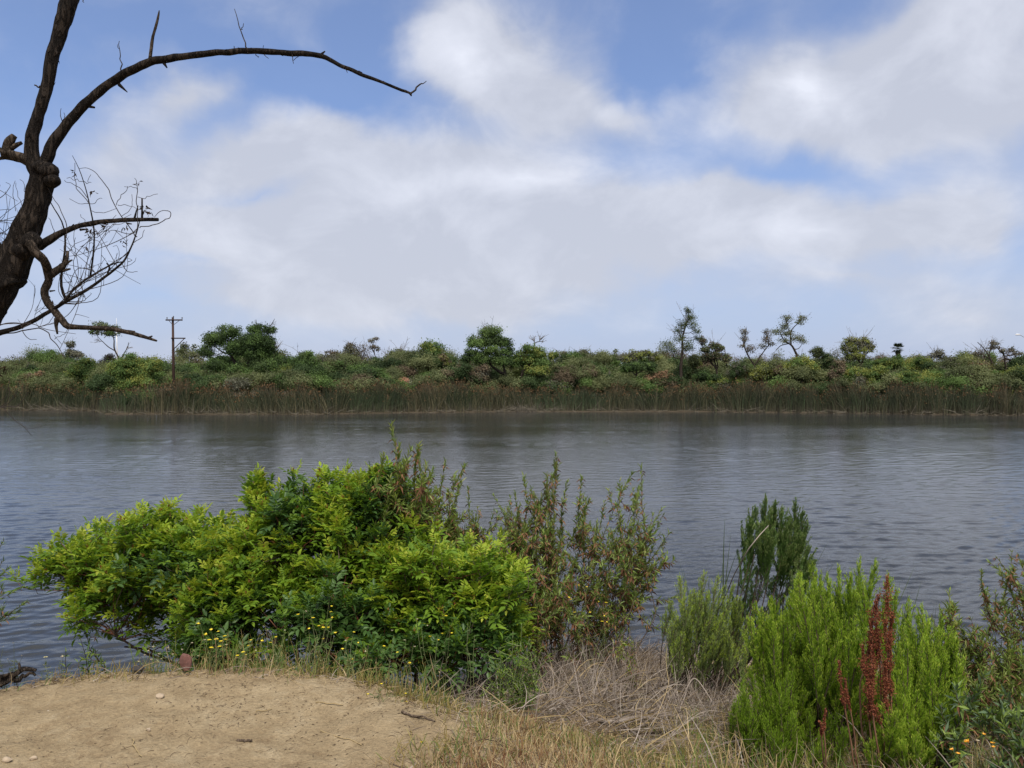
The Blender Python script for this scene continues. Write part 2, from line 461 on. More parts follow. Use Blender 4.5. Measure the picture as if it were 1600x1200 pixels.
# ------------------------------------------------------------------ water
m, t, out = mat("lake_water")
g = t.new('ShaderNodeNewGeometry'); pos_ = g.outputs['Position']
wb = t.noise(t.mapping(pos_, rot=(0, 0, R(-8)), sc=(0.8, 1.8, 1)), 9.0, 3, 0.6, 0.4)
gust = t.maprange(t.noise(t.mapping(pos_, sc=(0.4, 1, 1)), 0.12, 3, 0.6), 0.35, 0.68, 0.5, 1.5)
h = t.math('MULTIPLY', t.math('MULTIPLY', wb, 0.007), gust)
b = t.new('ShaderNodeBsdfPrincipled')
b.inputs['Base Color'].default_value = (0.030, 0.032, 0.032, 1)
b.inputs['Roughness'].default_value = 0.07; b.inputs['IOR'].default_value = 1.38
bp = t.new('ShaderNodeBump'); bp.inputs['Strength'].default_value = 1.0; bp.inputs['Distance'].default_value = 1.0
t.put(bp, 'Height', h); t.l.new(bp.outputs[0], b.inputs['Normal']); t.l.new(b.outputs[0], out.inputs[0])
M_WATER = m
# wind ripples as real relief: a sum of short-crested wave trains
yy = [4.0]
while yy[-1] < 92: yy.append(yy[-1] + min(.13, max(.035, yy[-1] * .0035)))
yy = np.array(yy); uu = np.linspace(-.98, .98, 1150)
YY = np.repeat(yy[:, None], len(uu), 1); XX = uu[None] * (YY + 4.0)
dxl = (YY + 4.0) * (uu[1] - uu[0]); dyl = np.gradient(yy)[:, None]
res = np.maximum(dxl * .55, dyl)
rw = np.random.default_rng(123); H = np.zeros_like(XX); NC = 60
amp_mod = .85 + .8 * (vnoise(XX * .11, YY * .05, 31) + vnoise(XX * .31 + 5, YY * .13, 32) * .5)
for k in range(NC):
    lam = .12 * (.75 / .12) ** ((k + .5) / NC) ; th = R(96) + rw.normal(0, R(24)); kk = 2 * np.pi / lam
    wgt = np.clip((lam / res - 2.6) / 2.0, 0, 1); sl = WAVE_SLOPE * (1.5 if lam < .3 else .95 if lam < .45 else .5) / math.sqrt(NC / 2)
    wx = XX + .35 * vnoise(XX * .6, YY * .6, 40 + k % 5); wy = YY + .35 * vnoise(XX * .5, YY * .5, 50 + k % 5)
    H += wgt * sl / kk * np.sin(kk * (wx * math.cos(th) + wy * math.sin(th)) + rw.uniform(0, 6.28))
H *= np.clip(amp_mod, .35, 1.5) * np.interp(YY, [6, 35, 80], [1.15, .72, .5])
H -= H.mean()
mb = MB(); ny_, nx_ = XX.shape; i = np.arange(ny_ - 1)[:, None] * nx_ + np.arange(nx_ - 1)[None]
q = [np.stack([i, i + 1, i + nx_ + 1, i + nx_], -1).reshape(-1, 4)]
mb.add(np.stack([XX, YY, H], -1), q)
# calm skirt carrying the lake on beyond the rippled sheet
for sx in (-1, 1):
    xe = XX[:, 0] if sx < 0 else XX[:, -1]
    e1 = np.stack([xe, yy, (H[:, 0] if sx < 0 else H[:, -1])], 1); e2 = np.stack([np.full(ny_, sx * 3000.), yy, np.zeros(ny_)], 1)
    V = np.concatenate([e1, e2]); j = np.arange(ny_ - 1)
    f = np.stack([j, j + 1, ny_ + j + 1, ny_ + j], 1)
    mb.add(V, [f if sx < 0 else f[:, ::-1]])
kind(mb.build("water", M_WATER), 'structure')

# ------------------------------------------------------------------ far bank
M_TRUNK = bark_mat("far_bark", (0.020, 0.015, 0.012), (0.075, 0.058, 0.045), 12, 0.3, 0.3, 0.02)
M_TWIG = plain_mat("grey_twig", (0.16, 0.135, 0.11), 0.9, 0, 0.4, 3)
FOL = {

    'dark':   leaf_mat("foliage_dark", [(0.028, 0.045, 0.020), (0.055, 0.089, 0.034), (0.098, 0.142, 0.054)], 0.6, 0.25, 0.12, 0.3, 0.28),
    'green':  leaf_mat("foliage_green", [(0.051, 0.089, 0.029), (0.102, 0.168, 0.049), (0.185, 0.266, 0.084)], 0.6, 0.3, 0.12, 0.3, 0.28),
    'olive':  leaf_mat("foliage_olive", [(0.067, 0.082, 0.038), (0.133, 0.155, 0.070), (0.232, 0.253, 0.118)], 0.6, 0.3, 0.12, 0.3, 0.28),
    'yellow': leaf_mat("foliage_yellow", [(0.106, 0.130, 0.034), (0.196, 0.227, 0.057), (0.334, 0.345, 0.092)], 0.6, 0.3, 0.12, 0.3, 0.28),
    'grey':   leaf_mat("foliage_grey", [(0.075, 0.076, 0.055), (0.142, 0.142, 0.102), (0.235, 0.229, 0.170)], 0.6, 0.25, 0.12, 0.3, 0.28),
    'brown':  leaf_mat("foliage_brown", [(0.059, 0.046, 0.032), (0.123, 0.095, 0.062), (0.208, 0.162, 0.104)], 0.7, 0.15, 0.12, 0.3, 0.28, tcol=(1.2, 1, .8)),
    'rust':   leaf_mat("foliage_rust", [(0.137, 0.088, 0.049), (0.273, 0.166, 0.097), (0.412, 0.276, 0.164)], 0.7, 0.15, 0.12, 0.3, 0.28, tcol=(1.2, 1, .8)),
}

def rand_dir(n, r=rng):
    v = r.normal(0, 1, (n, 3)); return _unit(v)

def crown_mesh(mb, blobs, d, dens, leaf, mat_i=0, r=rng, clump=0.34, mix=None, hollow=0.4, spread=1.3):
    """blobs in photo pixels (px,py,rx,ry[,dd]); returns sub-cluster centres"""
    cents = []
    for bl in blobs:
        px, py, rx, ry = bl[:4]; dd = bl[4] if len(bl) > 4 else 0
        c = P(px, py, d + dd); a = rx / F * d; b_ = ry / F * d; dp = max(a, b_) * 0.9
        rm = (a + b_) / 2
        ncl = max(7, int(34 * dens ** 0.5 * (a * b_) / max(0.25, rm ** 1.2)))
        u = rand_dir(ncl, r) * (hollow + (1 - hollow) * r.random((ncl, 1))) ** 1.0
        u[:, 2] = np.where(u[:, 2] < -0.35, u[:, 2] * 0.5, u[:, 2])
        cc = c + u * np.array([a, dp, b_]) * 0.92
        cents.append(cc)
        csz = np.clip(clump * rm * (0.6 + 0.9 * r.random(ncl)), 0.16, 1.1)
        nl = np.maximum(8, (dens * 17 * (csz / leaf) ** 1.6)).astype(int)
        idx = np.repeat(np.arange(ncl), nl)
        off = r.normal(0, 0.5, (len(idx), 3)) * csz[idx][:, None] * np.array([1.1, 1.1, 0.78]) * spread
        p = cc[idx] + off
        out = _unit(off + 0.6 * (cc[idx] - c) + 1e-6)
        X = _unit(rand_dir(len(p), r) + out * 0.5 + np.array([0, 0, -0.15]))
        Z = _unit(rand_dir(len(p), r) * 0.8 + out + np.array([0, 0, 0.5]))
        sz = leaf * (0.55 + 0.9 * r.random(len(p)))
        mi = np.full(len(p), mat_i)
        if mix is not None:
            cm = r.random(ncl)[idx] < mix[1]
            mb.inst(CARD, p[cm], X[cm], Z[cm], sz[cm], sz[cm] * 0.8, mix[0])
            p, X, Z, sz = p[~cm], X[~cm], Z[~cm], sz[~cm]
        mb.inst(CARD, p, X, Z, sz, sz * 0.8, mat_i)
    return np.concatenate(cents)

def px_path(pts, d, dw=0.0):
    """pixel polyline [(px,py,w_px[,dd])] -> rows x,y,z,r"""
    o = []
    for q in pts:
        dd = q[3] if len(q) > 3 else 0
        p = P(q[0], q[1], d + dd); o.append([*p, max(q[2], 0.3) / F * d / 2])
    return np.array(o)

def limbs_to(mb, start_pts, cents, r0, n, r=rng, sag=0.15):
    """thin limbs from the trunk lines out to foliage clumps"""
    if n <= 0: return
    for k in r.choice(len(cents), min(n, len(cents)), replace=False):
        e = cents[k]
        dd = np.linalg.norm(start_pts[:, :3] - e, axis=1) + np.maximum(0, start_pts[:, 2] - e[2]) * 2.0
        s = start_pts[np.argmin(dd)]
        m_ = (s[:3] + e) / 2 + np.array([0, 0, -sag]) * np.linalg.norm(e - s[:3]) + r.normal(0, .08, 3)
        q = smooth_path(np.array([s[:3], m_, e]), 7, 0.05, r)
        mb.tube(q, np.linspace(max(min(r0, s[3] * .7), .018), 0.012, 7), 5, 0)

def bare_twigs(mb, base, top, n, spread, r0, r=rng, depth=2):
    """leafless twiggy fan between base and top"""
    base = np.array(base); top = np.array(top); L = np.linalg.norm(top - base)
    for k in range(n):
        e = top + r.normal(0, 1, 3) * spread * np.array([1, 1, .7])
        s = base + (top - base) * r.random() * 0.5
        q = smooth_path(np.array([s, (s + e) / 2 + r.normal(0, .08, 3) * L, e]), 6, 0.03 * L, r)
        mb.tube(q, np.linspace(r0, r0 * .35, 6), 4, 0, cap=False)
        for j in range(depth):
            a = q[r.integers(2, 5)]; e2 = a + _unit(e - s) * L * .25 * r.random() + r.normal(0, .16, 3) * L
            mb.tube(np.array([a, (a + e2) / 2 + r.normal(0, .02, 3), e2]), [r0 * .6, r0 * .45, r0 * .3], 4, 0, cap=False)

def far_tree(name, label, cat, d, blobs, trunks, fol, dens=1.0, leaf=0.11, nl=14, mix=None, group='trees and bushes along the far bank', twigs=(), hollow=0.45, clump=0.33, seed=0, spread=1.12):
    r = np.random.default_rng(seed + 100)
    if seed not in (32, 33): d = max(d, float(shore_d(trunks[0][0][0])) + 5.0)
    b0 = P(trunks[0][0][0], trunks[0][0][1], d)
    base = (b0[0], d, gz(b0[0], d))
    o = thing(name, label, cat, base, group)
    tm = MB(); rows = []
    for k, tr in enumerate(trunks):
        pp = px_path(tr, d)
        if k == 0:
            pp = np.vstack([[b0[0] + r.normal(0, .1), d, base[2] - 0.15, pp[0, 3] * 1.35], pp])
        q = smooth_path(pp, 6 + 4 * len(tr), 0.03, r)
        tm.tube(q[:, :3], np.maximum(q[:, 3], .015), 7, 0, 0.12, seed=seed + k)
        rows.append(q)
    rows = np.concatenate(rows)
    cm = MB()
    mats = [FOL[fol]] + ([FOL[mix[0]]] if mix else [])
    cents = crown_mesh(cm, blobs, d, dens, leaf, 0, r, clump=clump, mix=(1, mix[1]) if mix else None, hollow=hollow, spread=spread)
    limbs_to(tm, rows, cents, 0.05, nl, r)
    tm.build("trunk", M_TRUNK, o)
    cm.build("crown", mats, o, smooth=False)
    if twigs:
        for (x0, y0, x1, y1, n, sp) in twigs:
            wm = MB(); bare_twigs(wm, P(x0, y0, d), P(x1, y1, d), n, sp / F * d, 0.022, r); wm.build("bare_twigs", M_TWIG, o)
    return o

def far_bush(label, d, blobs, fol, dens=1.1, leaf=0.13, mix=None, twigs=(), seed=0, hollow=0.35, clump=0.32, cat='bush', name='bush'):
    cx = sum(b[0] for b in blobs) / len(blobs); bt = max(b[1] + b[3] for b in blobs)
    bs = [(cx + (b[0] - cx) * .1, bt, 3) for b in blobs]
    tr = [[(cx, bt + 6, 3.0), (cx, bt - 6, 2.0), ((cx + blobs[0][0]) / 2, blobs[0][1] + 2, 1.2)]]
    for b in blobs[1:4]:
        tr.append([(cx, bt + 2, 2.0), ((cx + b[0]) / 2, (bt + b[1]) / 2, 1.6), (b[0], b[1], 1.0)])
    return far_tree(name, label, cat, d, blobs, tr, fol, dens, leaf, 10, mix, twigs=twigs, seed=seed, hollow=hollow, clump=clump)

# --- individual trees, left to right
far_tree('tree', 'left of the two small dark wispy trees at the far left, above the reeds', 'tree', 105, [(75, 560, 9, 7), (79, 552, 6, 5)], [[(76, 585, 2), (76, 555, 1.2)]], 'grey', .8, .15, 6, ('dark', .5), seed=1)
far_tree('tree', 'grey feathery upright tree, tallest of the far left cluster', 'tree', 104, [(112, 552, 11, 9), (110, 538, 7, 7), (96, 560, 9, 10), (124, 556, 7, 8)], [[(110, 585, 2.4), (110, 540, 1.2)]], 'grey', .8, .15, 10, ('dark', .3), twigs=[(110, 560, 111, 532, 8, 5)], seed=2)
far_tree('tree', 'thin flat-topped tree with bent bare limbs, partly behind the pointing dead branch', 'tree', 88,
         [(160, 509, 17, 6), (150, 518, 12, 7), (172, 520, 14, 7), (180, 512, 6, 5)],
         [[(190, 580, 3.2), (186, 560, 2.6), (179, 545, 2.2), (178, 530, 1.6), (174, 515, 1)], [(181, 549, 1.8), (170, 542, 1.4), (160, 534, 1), (152, 525, .7)], [(188, 562, 1.6), (196, 548, 1.2), (202, 536, .8)]],
         'olive', .75, .13, 14, ('green', .3), twigs=[(196, 548, 201, 540, 6, 4), (160, 534, 146, 530, 6, 5)], seed=3)
far_tree('tree', 'pale grey-green slender tree just right of the utility pole', 'tree', 98, [(285, 556, 11, 16), (289, 543, 7, 8)], [[(286, 595, 2), (286, 550, 1.2)]], 'grey', .8, .15, 8, ('olive', .4), seed=4)
far_tree('tree', 'narrow pale tree between the utility pole and the large dark-limbed tree', 'tree', 96, [(304, 552, 9, 13), (307, 566, 9, 16)], [[(305, 595, 2), (304, 550, 1.2)]], 'olive', .8, .15, 8, ('grey', .4), seed=5)
far_tree('broad_tree', 'broad dark green tree with a forked leaning trunk and dead twig tips', 'tree', 80,
         [(338, 530, 20, 14), (360, 520, 22, 11), (325, 549, 13, 14), (402, 515, 17, 9), (398, 533, 30, 14), (405, 553, 26, 14), (372, 545, 26, 16), (420, 540, 12, 16), (345, 570, 22, 14), (412, 575, 24, 14), (375, 580, 30, 16), (424, 517, 8, 8)],
         [[(386, 604, 7), (380, 585, 6), (370, 570, 5), (361, 555, 4), (357, 538, 3), (368, 524, 2)], [(378, 582, 4), (388, 566, 3.4), (398, 552, 2.6), (402, 540, 1.8)], [(362, 556, 2.6), (345, 548, 2), (333, 540, 1.2)], [(402, 540, 1.6), (403, 520, 1.2), (400, 500, .7)], [(414, 530, 1.2), (422, 512, 1), (429, 498, .6)]],
         'dark', 1.05, .11, 30, ('green', .5), twigs=[(400, 520, 396, 502, 4, 3), (420, 518, 428, 502, 4, 3), (430, 550, 437, 534, 7, 5)], seed=6)
far_tree('tree', 'pale tree with a brownish crown behind the round green bush', 'tree', 97, [(548, 545, 10, 9), (540, 558, 16, 10), (555, 555, 8, 12), (520, 554, 12, 8)], [[(546, 590, 2.4), (546, 550, 1.4)]], 'grey', .8, .15, 12, ('brown', .45), twigs=[(546, 550, 547, 534, 8, 6)], seed=7)
far_tree('tree', 'sparse curly-topped thin tree standing above the olive scrub left of the red earth', 'tree', 92, [(580, 533, 6, 4), (588, 529, 4, 4), (583, 542, 7, 4), (590, 546, 4, 4)], [[(592, 580, 1.8), (586, 555, 1.4), (582, 542, 1), (587, 530, .7)]], 'brown', .6, .12, 8, ('grey', .5), twigs=[(586, 555, 583, 535, 8, 5)], seed=8)
far_tree('tree', 'olive rounded tree with bare twigs on top, above the red earth', 'tree', 92, [(625, 556, 18, 12), (640, 562, 14, 10), (612, 560, 12, 10)], [[(625, 590, 2.6), (625, 556, 1.6)]], 'olive', 1, .14, 12, ('dark', .4), twigs=[(625, 555, 624, 540, 12, 9), (608, 560, 602, 546, 8, 7)], seed=9)
far_tree('tree', 'bright green domed tree right of the red earth patch', 'tree', 90, [(676, 547, 22, 13), (665, 560, 18, 12), (688, 560, 16, 13), (695, 568, 12, 9)], [[(676, 595, 3), (676, 560, 2)]], 'green', 1.1, .14, 14, ('yellow', .2), seed=10)
far_tree('broad_tree', 'large spreading green tree with twisting brown limbs in the middle of the far bank', 'tree', 78,
         [(765, 519, 20, 9), (752, 560, 18, 12), (785, 563, 20, 12), (745, 535, 19, 12), (768, 532, 20, 11), (790, 535, 12, 11), (738, 552, 12, 10), (775, 548, 24, 10), (795, 550, 8, 10), (730, 562, 10, 9)],
         [[(792, 592, 5), (782, 582, 4.6), (768, 572, 3.8), (762, 560, 3.2), (760, 548, 2.6), (756, 536, 1.8)], [(790, 590, 4), (787, 575, 3.4), (781, 562, 2.8), (776, 548, 2), (777, 533, 1.4)], [(764, 562, 2), (775, 556, 1.6), (785, 562, 1.2)], [(760, 550, 1.6), (750, 546, 1.2), (740, 540, .8)]],
         'dark', 1.0, .11, 30, ('green', .6), twigs=[(765, 530, 766, 509, 22, 10), (745, 535, 744, 520, 8, 8)], seed=11)
far_tree('tree', 'leaning green tree with a bare dead crest, right of the large spreading tree', 'tree', 78,
         [(828, 547, 17, 10), (838, 580, 24, 10), (842, 552, 14, 10), (822, 562, 18, 12), (845, 568, 16, 12), (808, 560, 12, 14), (864, 556, 10, 8)],
         [[(814, 588, 3.6), (820, 578, 3.2), (828, 568, 2.6), (834, 558, 2.2), (834, 545, 1.8), (836, 536, 1.4), (846, 533, 1)], [(824, 574, 1.8), (836, 570, 1.4), (846, 566, .9)]],
         'green', .9, .13, 22, ('yellow', .3), twigs=[(836, 537, 831, 526, 8, 4), (842, 534, 846, 525, 12, 6), (845, 534, 852, 532, 5, 3)], seed=12)
far_tree('tree', 'grey-olive feathery tree in the middle of the right half, before the tall thin tree', 'tree', 95, [(912, 556, 16, 10), (905, 565, 14, 10), (922, 564, 12, 10)], [[(914, 595, 2.2), (912, 560, 1.4)]], 'grey', .9, .14, 12, ('olive', .5), twigs=[(912, 560, 912, 548, 16, 12)], seed=13)
far_tree('tree', 'small twiggy grey tree left of the feathery grey-olive tree', 'tree', 95, [(885, 558, 9, 7), (880, 553, 5, 4)], [[(885, 590, 1.8), (884, 556, 1.2)]], 'grey', .8, .14, 8, ('olive', .5), twigs=[(885, 565, 883, 550, 14, 8)], seed=14)
far_tree('tree', 'tiny pointed tree beside the short pole sticking up from the scrub', 'tree', 100, [(961, 556, 5, 6), (962, 549, 3, 3)], [[(961, 580, 1.4), (961, 550, .8)]], 'olive', .8, .13, 5, seed=15)
far_tree('tree', 'pale green low tree between the tiny pointed tree and the tall thin tree', 'tree', 92, [(993, 556, 16, 8), (1012, 553, 10, 6), (984, 562, 12, 8), (1022, 558, 10, 8)], [[(998, 590, 2.2), (996, 558, 1.4)]], 'grey', .9, .14, 12, ('yellow', .4), seed=16)
far_tree('tall_tree', 'tallest thin tree on the far bank with a dark bare trunk and airy crown', 'tree', 78,
         [(1075, 486, 7, 6), (1079, 496, 9, 7), (1068, 507, 12, 8), (1083, 509, 9, 8), (1060, 516, 8, 6), (1088, 518, 8, 5), (1045, 538, 10, 8), (1062, 528, 9, 9), (1052, 546, 13, 7), (1090, 528, 5, 6), (1075, 540, 8, 14)],
         [[(1064, 586, 5), (1064, 570, 4.4), (1066, 545, 3.6), (1067, 525, 3), (1071, 510, 2.4), (1076, 498, 1.6), (1075, 486, 1)], [(1064, 560, 2), (1055, 559, 1.6), (1050, 555, 1.2)], [(1068, 521, 1.4), (1080, 519, 1), (1088, 514, .7)]],
         'olive', .5, nl=34, mix=('dark', .45), twigs=[(1071, 510, 1074, 484, 14, 9), (1066, 530, 1055, 515, 8, 8)], seed=17, hollow=.2, leaf=.09, spread=1.9, clump=.34)
far_tree('tree', 'brownish many-stemmed tree right of the tallest thin tree', 'tree', 79,
         [(1098, 532, 7, 7), (1101, 545, 9, 8), (1115, 541, 9, 7), (1125, 544, 9, 7), (1120, 556, 14, 9), (1135, 560, 8, 10), (1105, 560, 12, 10)],
         [[(1120, 582, 3), (1112, 568, 2.6), (1103, 554, 2), (1097, 540, 1.3)], [(1120, 580, 2.4), (1117, 565, 2), (1112, 552, 1.4), (1114, 540, .9)], [(1121, 576, 2), (1120, 560, 1.6), (1124, 545, 1)], [(1136, 575, 1.8), (1134, 558, 1.4), (1132, 545, .9)]],
         'brown', .85, .12, 24, ('olive', .55), twigs=[(1115, 552, 1118, 536, 12, 11), (1097, 540, 1096, 528, 5, 4)], seed=18)
far_tree('tree', 'wispy tree with two limbs forking in a wide V', 'tree', 78,
         [(1161, 518, 6, 7), (1162, 530, 6, 8), (1160, 540, 5, 6), (1196, 518, 6, 4), (1199, 530, 8, 7), (1190, 540, 8, 6), (1205, 537, 8, 6), (1172, 546, 8, 9)],
         [[(1179, 586, 3.2), (1179, 573, 3), (1172, 560, 2.4), (1165, 548, 2), (1163, 534, 1.5), (1165, 520, 1), (1167, 511, .5)], [(1180, 570, 2.4), (1187, 558, 2), (1195, 547, 1.6), (1201, 537, 1.2), (1196, 522, .8)]],
         'grey', .46, nl=22, mix=('brown', .4), twigs=[(1163, 540, 1163, 517, 14, 6), (1197, 540, 1197, 517, 10, 6)], seed=19, hollow=.2, leaf=.09, spread=1.9, clump=.34)
far_tree('tree', 'open-crowned tree with two raised tufts, right of the V-forked tree', 'tree', 78,
         [(1229, 497, 9, 5), (1226, 508, 8, 7), (1252, 497, 9, 6), (1249, 505, 7, 4), (1230, 520, 12, 7), (1213, 518, 9, 6), (1245, 528, 12, 7), (1225, 532, 9, 5), (1254, 533, 6, 6)],
         [[(1245, 562, 4.2), (1243, 552, 3.6), (1237, 540, 3), (1228, 534, 2.2), (1222, 526, 1.6), (1219, 518, 1)], [(1236, 538, 2.4), (1235, 525, 2), (1238, 513, 1.6), (1247, 505, 1.2), (1252, 498, .7)], [(1232, 537, 1.6), (1220, 540, 1.3), (1212, 547, 1)], [(1237, 530, 1.4), (1232, 515, 1), (1229, 500, .6)]],
         'olive', .55, nl=28, mix=('grey', .3), twigs=[(1229, 510, 1230, 493, 8, 6), (1250, 503, 1254, 492, 8, 6)], seed=20, hollow=.2, leaf=.09, spread=1.9, clump=.34)
far_tree('tree', 'pale yellow-green tree with a flat twiggy top, left of the palm', 'tree', 84,
         [(1332, 534, 15, 7), (1350, 533, 14, 6), (1328, 545, 14, 9), (1350, 545, 15, 8), (1362, 540, 7, 7), (1335, 556, 18, 8)],
         [[(1345, 575, 3.2), (1340, 560, 2.6), (1335, 545, 1.8)], [(1345, 570, 2.4), (1352, 555, 2), (1362, 545, 1.2)]],
         'yellow', .8, .12, 22, ('grey', .5), twigs=[(1340, 548, 1340, 528, 26, 18), (1355, 550, 1358, 532, 14, 8)], seed=21)
far_tree('tree', 'grey bare-looking tree rising behind the green scrub right of the palm', 'tree', 96, [(1466, 551, 9, 6), (1458, 556, 9, 6), (1474, 558, 7, 6)], [[(1464, 580, 1.8), (1464, 558, 1.2)]], 'grey', .7, .13, 10, seed=22, twigs=[(1464, 562, 1464, 547, 18, 9)])
far_tree('bare_tree', 'leaning nearly leafless tree with a fan of branches near the right edge', 'tree', 82,
         [(1553, 536, 9, 5), (1548, 543, 6, 4), (1528, 552, 7, 5), (1557, 543, 6, 4)],
         [[(1553, 580, 2.6), (1551, 570, 2.4), (1546, 558, 2), (1538, 546, 1.5), (1528, 535, 1)], [(1547, 561, 1.6), (1535, 555, 1.2), (1524, 550, .8)], [(1546, 556, 1.3), (1547, 545, 1), (1550, 534, .7)]],
         'grey', .5, .12, 14, ('brown', .4), twigs=[(1540, 560, 1528, 542, 24, 9), (1547, 550, 1552, 533, 14, 8), (1540, 560, 1523, 553, 14, 7)], seed=23)
far_tree('bare_tree', 'small dark-limbed sparse tree at the right edge beyond the yellow bush', 'tree', 83,
         [(1582, 547, 8, 4), (1589, 553, 7, 4), (1566, 548, 6, 4), (1610, 556, 9, 8)],
         [[(1572, 580, 2.8), (1571, 567, 2.6), (1569, 556, 2.2), (1562, 548, 1.5), (1556, 542, 1)], [(1570, 563, 2), (1569, 553, 1.8), (1569, 545, 1.4)]],
         'brown', .6, .12, 12, ('grey', .6), twigs=[(1572, 560, 1580, 546, 14, 9), (1585, 560, 1590, 550, 12, 8)], seed=24)

